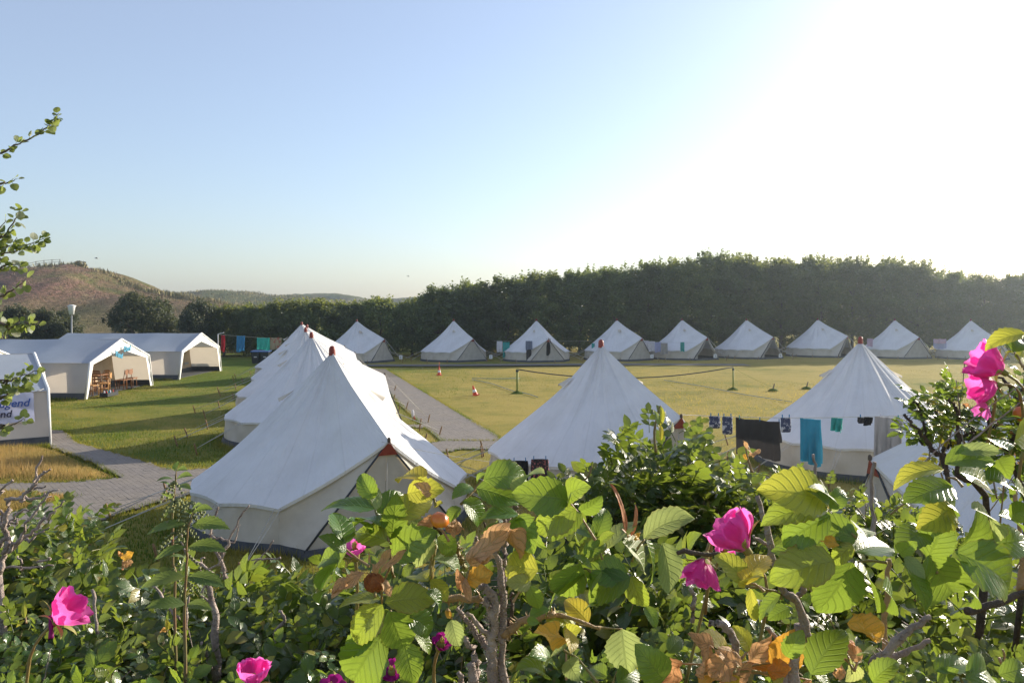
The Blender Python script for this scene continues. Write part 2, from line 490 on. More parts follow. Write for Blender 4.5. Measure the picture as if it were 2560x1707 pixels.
def gz(x, y):
    return float(ground_z(x, y) + (.035 * noise2(np.float64(x), np.float64(y), .25, 3) if 9 < y < 100 else 0) - .02)

# ------------------------------------------------------------------ paved paths
def pave_mat():
    m, nt, p, out = nodes('pavers')
    L = nt.links.new
    gi = nt.nodes.new('ShaderNodeNewGeometry')
    col = ramp(nt, gi.outputs['Random Per Island'], [(0, (.180, .156, .136)), (.5, (.200, .174, .152)), (1, (.218, .190, .165))])
    col = mixrgb(nt, ramp(nt, noise(nt, .9, 5), [(.4, 0.0), (.7, .45)]), col, (.25, .21, .155))
    L(col, p.inputs['Base Color']); p.inputs['Roughness'].default_value = .85
    bump(nt, noise(nt, 50, 3), .3, .005, p.inputs['Normal'])
    return m
M['paver'] = pave_mat()
M['path_bed'] = simple('path_bed', (.17, .147, .118), (.13, .112, .088), .95, 4)
M['far_path'] = simple('far_path', (.17, .16, .135), (.14, .13, .105), .9, 2)

def inside(px, py, poly):
    px, py = np.asarray(px), np.asarray(py)
    c = np.zeros(px.shape, bool)
    n = len(poly)
    for i in range(n):
        x1, y1 = poly[i]; x2, y2 = poly[(i + 1) % n]
        t = ((y1 > py) != (y2 > py)) & (px < (x2 - x1) * (py - y1) / (y2 - y1 + 1e-12) + x1)
        c ^= t
    return c

PATHS = {
    'approach_path': [(-15.2, 26.0), (-13.9, 25.6), (-12.2, 23.2), (-9.4, 20.7), (-8.0, 19.3), (-6.6, 19.5), (-3.4, 21.6), (-2.0, 23.6), (1.4, 23.5), (1.4, 22.1), (-1.4, 22.2), (-3.2, 20.0), (-5.6, 18.0), (-6.5, 17.0),
                      (-7.1, 15.6), (-7.4, 14.4), (-8.2, 13.2), (-9.9, 13.2), (-9.3, 15.0), (-8.7, 16.6), (-10.5, 17.1), (-15, 17.0), (-15, 17.9), (-11, 17.75), (-9.4, 17.95), (-8.7, 18.4), (-10.2, 20.2), (-12.0, 22.0), (-13.6, 23.6)],
    'tent_row_path': [(-9.6, 53.5), (-7.95, 52.2), (-.45, 24.5), (-.3, 23.6), (-2.0, 23.64), (-2.75, 26.2), (-4.0, 26.5), (-4.0, 27.0), (-2.95, 26.9), (-5.0, 35.0)],
}
def build_path(name, poly, ang):
    P = np.array(poly)
    me = bpy.data.meshes.new(name)
    me.from_pydata([(x, y, .024) for x, y in poly], [], [list(range(len(poly)))])
    me.materials.append(M['path_bed'])
    root = tag(ob(name, me), kind='structure')
    # bricks in running bond
    bl, bw, gap = .20, .10, .004
    c, s = math.cos(ang), math.sin(ang)
    lo, hi = P.min(0) - 3, P.max(0) + 3
    ext = max(hi - lo)
    nu, nv = int(ext * 1.5 / bl), int(ext * 1.5 / bw)
    I, J = np.meshgrid(np.arange(-nu // 2, nu // 2), np.arange(-nv // 2, nv // 2), indexing='ij')
    u = (I + .5 * (J % 2)) * bl; v = J * bw
    cx, cy = (lo + hi) / 2
    x = (cx + u * c - v * s).ravel(); y = (cy + u * s + v * c).ravel()
    k = inside(x, y, poly) & (y < 46)
    x, y = x[k], y[k]
    n = len(x)
    r = np.random.default_rng(5)
    base = np.array([[a, b, d] for d in (0, 1) for b in (-1, 1) for a in (-1, 1)], float)
    dx, dy = base[:, 0] * (bl - gap) / 2, base[:, 1] * (bw - gap) / 2
    V = np.zeros((n, 8, 3))
    tw = r.normal(0, .006, n)
    V[:, :, 0] = x[:, None] + dx * c - dy * s + tw[:, None] * dy
    V[:, :, 1] = y[:, None] + dx * s + dy * c + tw[:, None] * dx
    V[:, :, 2] = .006 + base[:, 2] * (.022 + r.normal(0, .0012, n))[:, None]
    f = np.array([[4, 5, 7, 6], [0, 1, 5, 4], [2, 6, 7, 3], [0, 4, 6, 2], [1, 3, 7, 5]])
    Q = (np.arange(n)[:, None, None] * 8 + f).reshape(-1, 4)
    tag(ob('paving', mk('paving', V.reshape(-1, 3), Q, mat=M['paver'], smooth=False), root), kind='stuff')
    return root
build_path('approach_path', PATHS['approach_path'], R(-52))
build_path('tent_row_path', PATHS['tent_row_path'], R(105))
fp = MB()
fx = np.linspace(-10, 16, 27)
fp.grid(np.stack([np.stack([fx, 55.2 + .5 * np.sin(fx * .2) + 0 * fx, 0 * fx + .045], 1), np.stack([fx, 57.0 + .5 * np.sin(fx * .2), 0 * fx + .045], 1)], 0))
tag(ob('cross_path', fp.mesh('cross_path', M['far_path'])), kind='structure')
def on_path(x, y):
    k = np.zeros(np.shape(x), bool)
    for p in PATHS.values():
        k |= inside(x, y, p)
    return k

# ------------------------------------------------------------------ dunes
def dune_mat(name, c_green, c_heath, c_straw, bias):
    m, nt, p, out = nodes(name)
    L = nt.links.new
    a = noise(nt, .045, 6, .65, dist=.8)
    b = noise(nt, .35, 6, .75)
    cN = noise(nt, 1.7, 5, .8)
    f1 = ramp(nt, a, [(.46 + bias, 0.0), (.58 + bias, 1.0)])
    f2 = ramp(nt, b, [(.50, 0.0), (.66, .8)])
    col = mixrgb(nt, f1, c_heath, c_green)
    tcz = nt.nodes.new('ShaderNodeTexCoord'); sz = nt.nodes.new('ShaderNodeSeparateXYZ'); L(tcz.outputs['Object'], sz.inputs[0])
    low = N(nt, 'ShaderNodeMapRange'); L(sz.outputs[2], low.inputs[0]); low.inputs[1].default_value = 3.0; low.inputs[2].default_value = 6.5; low.inputs[3].default_value = .75; low.inputs[4].default_value = 0.0
    col = mixrgb(nt, low.outputs[0], col, tuple(a_ * .6 + b_ * .4 for a_, b_ in zip(c_green, c_straw)))
    col = mixrgb(nt, f2, col, c_straw)
    col = mixrgb(nt, ramp(nt, cN, [(.40, .75), (.62, 0.0)]), col, tuple(v * .35 for v in c_green))
    L(col, p.inputs['Base Color']); p.inputs['Roughness'].default_value = 1; p.inputs['Specular IOR Level'].default_value = .05
    bump(nt, cN, 1.0, .5, p.inputs['Normal'])
    return m
def dune(name, d, prof, y0, y1, mat, amp, seed, back=60):
    px = np.array([p[0] for p in prof], float); py = np.array([p[1] for p in prof], float)
    X = np.linspace((px[0] - 1280) / FPX * d, (px[-1] - 1280) / FPX * d, 150)
    zr = np.interp(X, (px - 1280) / FPX * d, CAMZ + (HZ - py) / FPX * d)
    Yv = np.concatenate([np.linspace(y0, d, 46), np.linspace(d, d + back, 14)[1:]])
    XX, YY = np.meshgrid(X, Yv, indexing='ij')
    t = np.where(YY <= d, sstep((YY - y0) / (d - y0)) ** .9, 1 - .8 * sstep((YY - d) / back))
    ZZ = zr[:, None] * t + amp * noise2(XX, YY, .16, seed) * np.sin(np.clip((YY - y0) / (d - y0), 0, 1) * np.pi) * 1.2 + amp * .25 * noise2(XX, YY, .7, seed + 1) * t - .4 * (1 - t)
    o = ob(name, MB().grid(np.stack([XX, YY, ZZ], 2)).mesh(name, mat))
    tag(o, kind='structure')
    return X, Yv, ZZ
m1 = dune_mat('dune_near', (.16, .165, .06), (.32, .185, .145), (.37, .29, .16), .02)
m2 = dune_mat('dune_mid', (.15, .165, .075), (.22, .18, .11), (.30, .25, .15), -.06)
D1 = dune('dune_hill', 150, [(-900, 712), (-400, 684), (-100, 672), (0, 680), (60, 676), (114, 669), (155, 668), (200, 666), (220, 671), (275, 682), (310, 706), (330, 715), (372, 730), (420, 734), (458, 744), (516, 754), (600, 766), (720, 782)], 92, 150, m1, .9, 11)
D2 = dune('heath_ridge', 300, [(250, 740), (372, 730), (458, 735), (516, 734), (585, 731), (630, 731), (680, 739), (740, 741), (800, 748), (900, 760)], 180, 300, m2, 1.4, 21)
D3 = dune('far_dunes', 430, [(400, 745), (560, 740), (690, 741), (740, 736), (800, 733), (850, 735), (890, 741), (925, 749), (980, 748), (1040, 743), (1075, 741), (1150, 745), (1300, 760)], 345, 430, m2, 1.4, 31)

# rough tufts that break the dune outlines
def tufts(name, pts, h, w, mat, label, seed, nb=7):
    r = np.random.default_rng(seed)
    P = np.asarray(pts, float); n = len(P)
    a = r.uniform(0, 6.28, (n, nb)); l = r.uniform(.1, .8, (n, nb)); hh = h * r.uniform(.4, 1.1, (n, nb)) * r.uniform(.5, 1.3, n)[:, None]
    ox = r.normal(0, w, (n, nb)); oy = r.normal(0, w, (n, nb))
    b = np.stack([P[:, None, 0] + ox, P[:, None, 1] + oy, P[:, None, 2] + 0 * ox - .1], 2)
    wd = hh[..., None] * .22 * np.stack([np.cos(a + 1.57), np.sin(a + 1.57), 0 * a], 2)
    tip = b + np.stack([np.cos(a) * l * hh, np.sin(a) * l * hh, hh + .1], 2)
    V = np.stack([b - wd, b + wd, tip], 2).reshape(-1, 3)
    T = np.arange(len(V)).reshape(-1, 3)
    o = ob(name, mk(name, V, T=T, mat=mat, smooth=False))
    return tag(o, label, 'dune grass', kind='stuff')
def on_dune(D, n, seed, lo=.35):
    X, Yv, ZZ = D
    r = np.random.default_rng(seed)
    i = r.integers(0, len(X) - 1, n); jmax = 47
    j = (jmax * (lo + (1 - lo) * r.random(n) ** .8)).astype(int)
    fx, fy = r.random(n), r.random(n)
    x = X[i] + fx * (X[1] - X[0]); y = Yv[j] + fy * (Yv[1] - Yv[0])
    z = ZZ[i, j] * (1 - fx) + ZZ[i + 1, j] * fx
    return np.stack([x, y, z], 1)
M['dune_tuft'] = simple('dune_tuft', (.36, .30, .16), (.20, .19, .08), 1.0, .3)
M['heath_tuft'] = simple('heath_tuft', (.31, .19, .145), (.17, .165, .07), 1.0, .12)
tufts('dune_grass', on_dune(D1, 6000, 1), .32, .35, M['heath_tuft'], 'heather and low scrub covering the reddish dune hill', 41, 5)
X1 = D1[0]; k = len(X1)
cr = [(X1[i], 150 + rng.uniform(-3, 1), D1[2][i, 45]) for i in rng.integers(0, k, 900) if True]
tufts('dune_grass', cr, .75, .5, M['dune_tuft'], 'pale marram grass tufts along the crest of the dune', 42, 7)
tufts('dune_grass', on_dune(D2, 5000, 3, .3), .7, .8, M['dune_tuft'], 'patchy scrub on the lower heath ridge beyond the trees', 43, 4)
sc = np.stack([rng.uniform(-62, -14, 2600), rng.uniform(72, 100, 2600), np.full(2600, 0.0)], 1)
tufts('heath_scrub', sc, .8, .4, M['heath_tuft'], 'rough brown heath between the camp trees and the dune', 44, 6)

# rail fence on the crest
fe = thing('rail_fence', 'thin rail fence running along the top of the dune hill', 'fence', loc=tuple(W(-90, 680, 148)))
def crest_z(x): return float(np.interp(x, X1, D1[2][:, 44]))
fxs = np.linspace(W(-90, 0, 148).x, W(150, 0, 148).x, 13)
base = fe.location
for x in fxs:
    ob('fence_post', MB().box((x - base.x, 0, crest_z(x) + .45 - base.z), (.09, .09, 1.5)).mesh('fence_post', M['bark'], False), fe)
for dz in (1.12, .72):
    ob('fence_rail', MB().tube([(x - base.x, 0, crest_z(x) + dz - base.z) for x in fxs], .035, 5).mesh('fence_rail', M['bark']), fe)
# round bush on the crest
cb = MB()
for k in range(160):
    c = rng.normal(0, 1, 3); c /= np.linalg.norm(c); c[2] = abs(c[2])
    c = c * np.array([1.3, 1.0, 1.15]) * rng.uniform(.6, 1)
    u = rng.normal(0, 1, 3); v = np.cross(u, c); u /= np.linalg.norm(u); v /= np.linalg.norm(v) + 1e-6
    cb.add([c - u * .3, c + v * .22, c + u * .3, c - v * .22], [[0, 1, 2, 3]])
p = W(200, 660, 149)
sh = thing('crest_shrub', 'round pale shrub standing alone on the dune crest', 'shrub', loc=(p.x, 149, crest_z(p.x) - .1))
ob('crown', cb.mesh('shrub_crown', M['dune_tuft'], False), sh)
ob('stem', MB().tube([(0, 0, -.3), (0, 0, .8)], .08, 6).mesh('stem', M['bark']), sh)

def bird(px, py, d, label, s=1.0):
    b = thing('gull', label, 'bird', 'gulls in the sky', loc=tuple(W(px, py, d)))
    bm = MB().tube([(-.25, 0, 0), (-.1, 0, .02), (.15, 0, .02), (.3, 0, .04)], [.02, .07, .06, .015], 6)
    ob('body', bm.mesh('gull_body', M['white_plastic']), b)
    for sg in (-1, 1):
        P = np.array([[[.1, 0, 0], [.06, sg * .3, .14], [-.02, sg * .65, .08]], [[-.1, 0, 0], [-.1, sg * .3, .14], [-.1, sg * .65, .08]]])
        ob('wing', MB().grid(P).mesh('wing', M['lamp_grey']), b)
    b.rotation_euler = (0, .1, .5); b.scale = (s,) * 3
bird(241, 646, 110, 'tiny gull flying just above the dune hill')
bird(1021, 691, 160, 'tiny gull low in the sky over the tree belt')

# ------------------------------------------------------------------ trees
def crown_mesh(name, h, w, seed, mat, nblob=64, per=95, leaf=.20, low=.06, cone=.0, airy=0.0):
    r = np.random.default_rng(seed)
    C = []
    while len(C) < nblob:
        t = r.random() ** .8
        z = low + (1 - low) * t
        rad = w / 2 * (math.sin(math.pi * min(1, .14 + .80 * (z ** .85))) ** .6) * (1 - cone * z)
        a = r.uniform(0, 6.283); q = rad * math.sqrt(r.uniform(.15, 1)) * r.uniform(.75, 1.08)
        C.append((q * math.cos(a), q * math.sin(a), h * z * r.uniform(.93, 1.03), r.uniform(.26, .62) * (1 - airy * .4)))
    NM = len(C)
    for _ in range(nblob):          # loose sprays that break the outline
        t = r.random(); a = r.uniform(0, 6.283); z = .55 + .5 * t
        q = w / 2 * math.sin(math.pi * min(1, .14 + .78 * min(1, z) ** .85)) ** .6 * r.uniform(.3, 1.0)
        C.append((q * math.cos(a), q * math.sin(a), h * z * r.uniform(.94, 1.05), r.uniform(.14, .34)))
    C = np.array(C)
    c = np.concatenate([np.repeat(C[:NM], per, 0), np.repeat(C[NM:], per // 5, 0)])
    n = len(c)
    g = r.normal(0, 1, (n, 3)); g /= np.linalg.norm(g, axis=1)[:, None]
    g *= (r.random(n) ** .55)[:, None] * c[:, 3:4] * np.array([1.3, 1.3, 1.1])
    g[NM * per:] *= np.array([.6, .6, 1.7])
    P = c[:, :3] + g
    P[:, 2] = np.maximum(P[:, 2], .08)
    # leaf frames facing outwards and up, with scatter
    nrm = g / (np.linalg.norm(g, axis=1)[:, None] + 1e-6) * .7 + np.array([0, 0, .45]) + r.normal(0, .55, (n, 3))
    nrm /= np.linalg.norm(nrm, axis=1)[:, None]
    ax = np.cross(nrm, r.normal(0, 1, (n, 3))); ax /= np.linalg.norm(ax, axis=1)[:, None] + 1e-6
    bx = np.cross(nrm, ax)
    s = leaf * r.uniform(.55, 1.2, n)[:, None]
    V = np.stack([P - ax * s * .5, P + bx * s * .32 + nrm * s * .1, P + ax * s * .6, P - bx * s * .32 + nrm * s * .1], 1).reshape(-1, 3)
    T = (np.arange(n)[:, None, None] * 4 + np.array([[0, 1, 2], [0, 2, 3]])).reshape(-1, 3)
    uv = np.tile(np.array([[0, 0], [.5, 1], [1, 0], [.5, -1]]), (n, 1))
    return mk(name, V, T=T, UV=uv, mat=mat, smooth=False)
def trunk_mesh(name, h, seed, lean=.12, limbs=7, r0=.13):
    r = np.random.default_rng(seed)
    b = MB()
    P = [(0, 0, -.2)]
    for i in range(1, 6):
        P.append((P[-1][0] + r.normal(0, lean), P[-1][1] + r.normal(0, lean), h * .8 * i / 5))
    b.tube(P, np.linspace(r0, .03, 6), 7)
    for k in range(limbs):
        i = r.integers(1, 5); a = r.uniform(0, 6.28); L_ = h * r.uniform(.16, .32)
        p0 = np.array(P[i]); p1 = p0 + np.array([math.cos(a), math.sin(a), .7]) * L_ * .5; p2 = p1 + np.array([math.cos(a), math.sin(a), .5]) * L_ * .5
        b.tube([p0, p1, p2], [r0 * .45, r0 * .3, .012], 5)
    return b.mesh(name, M['bark'])

CR = {}
for i, (h, w) in enumerate([(4.6, 4.6), (5.2, 4.4), (6.4, 4.8), (6.8, 5.2), (8.0, 5.2), (8.4, 5.6)]):
    CR[i] = (h, crown_mesh('leafy_crown', h, w, 100 + i, M['tree_leaf' if i % 2 else 'tree_leaf_lite'], 110 + 14 * i, 130, .20), trunk_mesh('trunk_wood', h, 200 + i))
PN = [(4.9, crown_mesh('pine_crown', 4.9, 5.2, 151, M['pine_leaf'], 70, 150, .20, .26, .1, .1), trunk_mesh('pine_trunk', 4.9, 251, .25, 9)),
      (4.4, crown_mesh('pine_crown', 4.4, 3.6, 152, M['pine_leaf'], 54, 150, .20, .10, .1, .1), trunk_mesh('pine_trunk', 4.4, 252, .2, 8))]

def tree(name, label, px, top, d, kinds, group, seed, z0=0.0):
    r = np.random.default_rng(seed)
    hh = CAMZ + (HZ - top - 5) / FPX * d - z0
    h, cm, tm = min(kinds, key=lambda q: abs(q[0] - hh) + r.uniform(0, .5))
    s = hh / h
    t = thing(name, label, 'tree', group, loc=((px - 1280) / FPX * d, d, z0), rz=r.uniform(0, 6.28))
    k_ = 1.14 if len(kinds) > 2 else 1.0
    t.scale = (s * k_ * r.uniform(.98, 1.15), s * k_ * r.uniform(.98, 1.15), s)
    ob('crown', cm, t); ob('trunk', tm, t)
    return t
BELT = [(560, 768), (640, 762), (715, 758), (790, 752), (870, 758), (950, 752), (1030, 754), (1100, 726), (1180, 716), (1270, 700), (1360, 693), (1450, 684), (1540, 676), (1630, 668), (1710, 656), (1780, 642), (1860, 652), (1950, 655),
        (2040, 652), (2130, 655), (2220, 654), (2290, 666), (2360, 686), (2460, 694), (2550, 697), (2660, 700), (2790, 700), (2930, 705)]
ordn = ['first', 'second', 'third', 'fourth', 'fifth', 'sixth', 'seventh', 'eighth', 'ninth', 'tenth', 'eleventh', 'twelfth', 'thirteenth', 'fourteenth', 'fifteenth', 'sixteenth', 'seventeenth', 'eighteenth', 'nineteenth', 'twentieth',
        'twenty-first', 'twenty-second', 'twenty-third', 'twenty-fourth', 'twenty-fifth', 'twenty-sixth', 'twenty-seventh', 'twenty-eighth']
for i, (px, top) in enumerate(BELT):
    d = float(np.interp(px, [560, 1542, 1866, 2044, 2237, 2427, 2900], [67.5, 69.5, 72, 74, 72.5, 71.5, 72])) + .6 * math.sin(i * 1.7)
    if 15 == i: lab = 'tallest leafy tree of the belt behind the far tents, counting sixteenth from the marquees'
    else: lab = 'dark leafy tree, %s from the marquees in the front of the belt' % ordn[i]
    tree('leafy_tree', lab, px, top + 3 * math.sin(i * 2.3), d, list(CR.values()), 'trees in the belt behind the far tents', 300 + i)
for i, px in enumerate(range(600, 2700, 150)):
    top = np.interp(px, [b[0] for b in BELT], [b[1] for b in BELT]) + 4
    tree('leafy_tree', 'leafy tree in the rear of the belt, %s gap from the marquees' % ordn[i], px + 25 * math.sin(i), top, 78 + 1.5 * math.sin(i * 2.1), list(CR.values()), 'trees in the belt behind the far tents', 350 + i)
for px, top, d, k, lab in [(346, 738, 66, 0, 'broad dark pine with flat crown standing behind the long marquee'), (398, 752, 68, 1, 'small pine growing close beside the broad dark pine'), (498, 756, 66, 1, 'round dark pine just left of the washing line'),
                           (40, 768, 66, 1, 'low dark pine at the left edge behind the marquee roofs'), (110, 776, 64, 1, 'dark shrubby pine just left of the lamp post'), (-60, 760, 68, 0, 'spreading pine cut by the left edge of the photo'), (165, 778, 70, 1, 'dark pine directly behind the lamp post')]:
    tree('pine_tree', lab, px, top, d, [PN[k]], 'pines behind the marquees', int(px + 900))

# ------------------------------------------------------------------ grass blades
def blades(name, x, y, z, h, w, mat, label, seed, lean=.5, kind='stuff'):
    r = np.random.default_rng(seed)
    n = len(x)
    a = r.uniform(0, 6.28, n); l = r.uniform(0, lean, n); hh = h * r.uniform(.5, 1.2, n)
    b = np.stack([x, y, z], 1)
    wd = (w * r.uniform(.6, 1.2, n))[:, None] * np.stack([np.cos(a + 1.57), np.sin(a + 1.57), 0 * a], 1)
    tip = b + np.stack([np.cos(a) * l * hh, np.sin(a) * l * hh, hh], 1)
    V = np.stack([b - wd, b + wd, tip], 1).reshape(-1, 3)
    o = ob(name, mk(name, V, T=np.arange(3 * n).reshape(-1, 3), mat=mat, smooth=False))
    return tag(o, label, 'grass', kind=kind)
def grass_mat(name, a, b, c, tr):
    m, nt, p, out = nodes(name)
    L = nt.links.new
    gi = nt.nodes.new('ShaderNodeNewGeometry')
    c1 = ramp(nt, gi.outputs['Random Per Island'], [(0, a), (.6, b), (1, c)])
    c2 = mixrgb(nt, ramp(nt, noise(nt, .13, 8, .75, dist=1.5), [(.45, 0.0), (.56, 1.0)]), c1, c)
    L(c2, p.inputs['Base Color']); p.inputs['Roughness'].default_value = .8; p.inputs['Specular IOR Level'].default_value = .15
    t = nt.nodes.new('ShaderNodeBsdfTranslucent'); L(mixrgb(nt, 1.0, c2, tr, 'MULTIPLY'), t.inputs[0])
    mx = nt.nodes.new('ShaderNodeMixShader'); mx.inputs[0].default_value = .4
    L(p.outputs[0], mx.inputs[1]); L(t.outputs[0], mx.inputs[2]); L(mx.outputs[0], out.inputs['Surface'])
    return m
M['lawn_left'] = grass_mat('lawn_left', (.058, .110, .012), (.105, .160, .019), (.27, .225, .055), (1.4, 1.5, .7))
M['lawn_right'] = grass_mat('lawn_right', (.12, .145, .020), (.24, .215, .045), (.50, .375, .115), (1.4, 1.35, .7))
M['dry_grass'] = grass_mat('dry_grass', (.40, .28, .12), (.52, .38, .18), (.34, .27, .10), (1.4, 1.25, .9))
def lawn(n, x0, x1, y0, y1, seed):
    r = np.random.default_rng(seed)
    # even in picture space by distance: more blades near
    y = 1 / (1 / y1 + (1 / y0 - 1 / y1) * r.random(n)); x = r.uniform(x0, x1, n)
    k = (np.abs(x) < y * .68 + 2) & ~on_path(x, y)
    return x[k], y[k]
x, y = lawn(150000, -22, -2.5, 9, 55, 3)
blades('lawn_grass', x, y, ground_z(x, y) - .03, .075, .011, M['lawn_left'], 'short green lawn between the marquees and the tent row', 5)
x, y = lawn(170000, -2.5, 30, 9, 52, 4)
blades('lawn_grass', x, y, ground_z(x, y) - .03, .06, .011, M['lawn_right'], 'sun-dried golden lawn of the open field', 6)
dp = [(-16, 18.0), (-11, 17.95), (-9.5, 18.1), (-8.9, 18.5), (-10.4, 20.1), (-12.1, 22.0), (-13.4, 22.8), (-17, 22)]
x = rng.uniform(-17, -8, 60000); y = rng.uniform(17.5, 23, 60000)
k = inside(x, y, dp); x, y = x[k], y[k]
def edge_dist(x, y, poly):
    dmin = np.full(x.shape, 99.0)
    for (x1, y1), (x2, y2) in zip(poly, poly[1:] + poly[:1]):
        t = np.clip(((x - x1) * (x2 - x1) + (y - y1) * (y2 - y1)) / ((x2 - x1) ** 2 + (y2 - y1) ** 2), 0, 1)
        dmin = np.minimum(dmin, np.hypot(x - x1 - t * (x2 - x1), y - y1 - t * (y2 - y1)))
    return dmin
hx = np.clip(.12 + edge_dist(x, y, dp) / .9, .12, 1) * (.65 + .35 * noise2(x, y, 1.6, 9))
blades('dry_grass', x, y, 0 * x, .42 * hx * rng.uniform(.5, 1.2, len(x)), .005, M['dry_grass'], 'tall dry straw-coloured grass beside the paved path', 8, .45)
dp2 = [(-15, 16.9), (-10.6, 17.0), (-8.9, 16.5), (-9.4, 15.1), (-15, 15)]
x = rng.uniform(-15, -8.8, 30000); y = rng.uniform(15, 17, 30000); k = inside(x, y, dp2)
blades('dry_grass', x[k], y[k], 0 * x[k], .12, .008, M['dry_grass'], 'low dry grass patch below the crossing path', 9, .6)

# ragged grass along the path edges
gx, gy = [], []
for poly in PATHS.values():
    for (x1, y1), (x2, y2) in zip(poly, poly[1:] + poly[:1]):
        n = int(math.hypot(x2 - x1, y2 - y1) * 120)
        t = rng.random(n)
        gx.append(x1 + (x2 - x1) * t + rng.normal(0, .05, n)); gy.append(y1 + (y2 - y1) * t + rng.normal(0, .05, n))
gx, gy = np.concatenate(gx), np.concatenate(gy)
blades('edge_grass', gx, gy, 0 * gx - .01, .10, .007, M['lawn_left'], 'ragged grass growing over the edges of the paved paths', 15, .9)

# ------------------------------------------------------------------ bell tents
TR, TH, EAVE = 2.5, 3.0, .69
DPR, DPZ, HALF = 2.62, 1.70, R(39)
FOOT = 1.30
NG = 12
def eave_ring(n_side=11):
    """eave outline as polar angle samples starting at the door peak, going round"""
    pts = [(0.0, np.array([DPR, 0, DPZ]))]
    c1 = np.array([TR * math.cos(HALF), TR * math.sin(HALF), EAVE])
    for k in range(1, 11):
        t = k / 10
        p = pts[0][1] * (1 - t) + c1 * t
        p = p + np.array([0, 0, -.05 * math.sin(math.pi * t)])
        pts.append((math.atan2(p[1], p[0]), p))
    rest = np.linspace(HALF, 2 * math.pi - HALF, NG - 1 + 0 + 1)   # guy points round the back
    for a, b in zip(rest[:-1], rest[1:]):
        pa = np.array([TR * math.cos(a), TR * math.sin(a), EAVE]); pb = np.array([TR * math.cos(b), TR * math.sin(b), EAVE])
        for k in range(1, 10):
            t = k / 9
            p = pa * (1 - t) + pb * t
            p[2] += .035 * math.sin(math.pi * t)
            pts.append((a + (b - a) * t, p))
    c2 = pts[-1][1]
    for k in range(1, 10):
        t = k / 10
        p = c2 * (1 - t) + pts[0][1] * t
        p = p + np.array([0, 0, -.05 * math.sin(math.pi * t)])
        pts.append((2 * math.pi + math.atan2(p[1], p[0]), p))
    return pts, rest
RING, GUYS = eave_ring()

def canopy_mesh(seed):
    r = np.random.default_rng(seed)
    n = len(RING); m = 22
    A = np.array([0, 0, TH])
    ang = np.array([a for a, _ in RING]); E = np.array([p for _, p in RING])
    P = np.zeros((m, n + 1, 3))
    ph = r.uniform(0, 6.28, 4)
    for i in range(m):
        s = .018 + (1 - .018) * (i / (m - 1)) ** 1.0
        w = math.sin(math.pi * s)
        for j in range(n):
            p = A * (1 - s) + E[j] * s
            # hollow between tension lines, gentle overall bell curve, fine pleats near the peak
            seam = .5 + .5 * math.cos(ang[j] * (NG + .0) + ph[0])
            rad = np.array([math.cos(ang[j]), math.sin(ang[j]), 0])
            pl = abs(math.sin(ang[j] * 8.5 + ph[1] + .8 * s)) ** .6
            sag = .085 * w + .034 * w * (1 - seam) + .075 * w * (1 - pl) * (1.25 - s) + .034 * w * math.sin(ang[j] * 5 + 4 * s + ph[2]) + .010 * w * math.sin(ang[j] * 31 + 9 * s + ph[3]) * s
            dr = abs((ang[j] + math.pi) % (2 * math.pi) - math.pi)
            sag *= .35 + .65 * min(1, dr / .5)
            P[i, j] = p - rad * sag * .7 - np.array([0, 0, sag * .7])
    P[:, n] = P[:, 0]
    b = MB().grid(P[:, ::-1])
    # turned-down hem
    H = np.stack([P[-1], P[-1] - np.array([0, 0, .055]) + P[-1] * np.array([-.004, -.004, 0])], 0)
    b.grid(H[:, ::-1])
    return b.mesh('bell_canopy', M['canvas'])

def wall_mesh(seed):
    r = np.random.default_rng(seed)
    b = MB()
    idx = [j for j, (a, p) in enumerate(RING) if HALF - 1e-6 <= a <= 2 * math.pi - HALF + 1e-6]
    rows = []
    for i in range(7):
        t = i / 6
        row = []
        for j in idx:
            a, p = RING[j]
            top = p * np.array([.975, .975, 1]) - np.array([0, 0, .01])
            bot = np.array([math.cos(a), math.sin(a), 0]) * TR * .985; bot[2] = .13
            q = top * (1 - t) + bot * t
            wob = .035 * math.sin(math.pi * t) * (math.sin(a * 17 + seed) + .6 * math.sin(a * 31 + 2 * t * 3 + seed))
            wob *= min(1.0, min(a - HALF, 2 * math.pi - HALF - a) / .25)
            row.append(q * np.array([1 + wob / TR, 1 + wob / TR, 1]))
        rows.append(row)
    b.grid(np.array(rows))
    # the two front panels beside the door
    for sg in (1, -1):
        c1 = np.array([TR * math.cos(HALF), sg * TR * math.sin(HALF), EAVE]) * np.array([.975, .975, 1])
        pk = np.array([DPR - .09, 0, DPZ - .04])
        ft = np.array([TR * .975, sg * FOOT, .13]); g1 = np.array([TR * .985 * math.cos(HALF), sg * TR * .985 * math.sin(HALF), .13])
        P = np.zeros((9, 7, 3))
        for i in range(9):
            for k in range(7):
                u, v = i / 8, k / 6
                top = c1 * (1 - u) + pk * u; bot = g1 * (1 - u) + ft * u
                P[i, k] = top * (1 - v) + bot * v
                P[i, k, 0] -= .04 * math.sin(math.pi * u) * math.sin(math.pi * v) + .012 * math.sin(14 * v + 9 * u)
        b.grid(P if sg > 0 else P[::-1])
    return b.mesh('tent_wall', M['wall_canvas'])

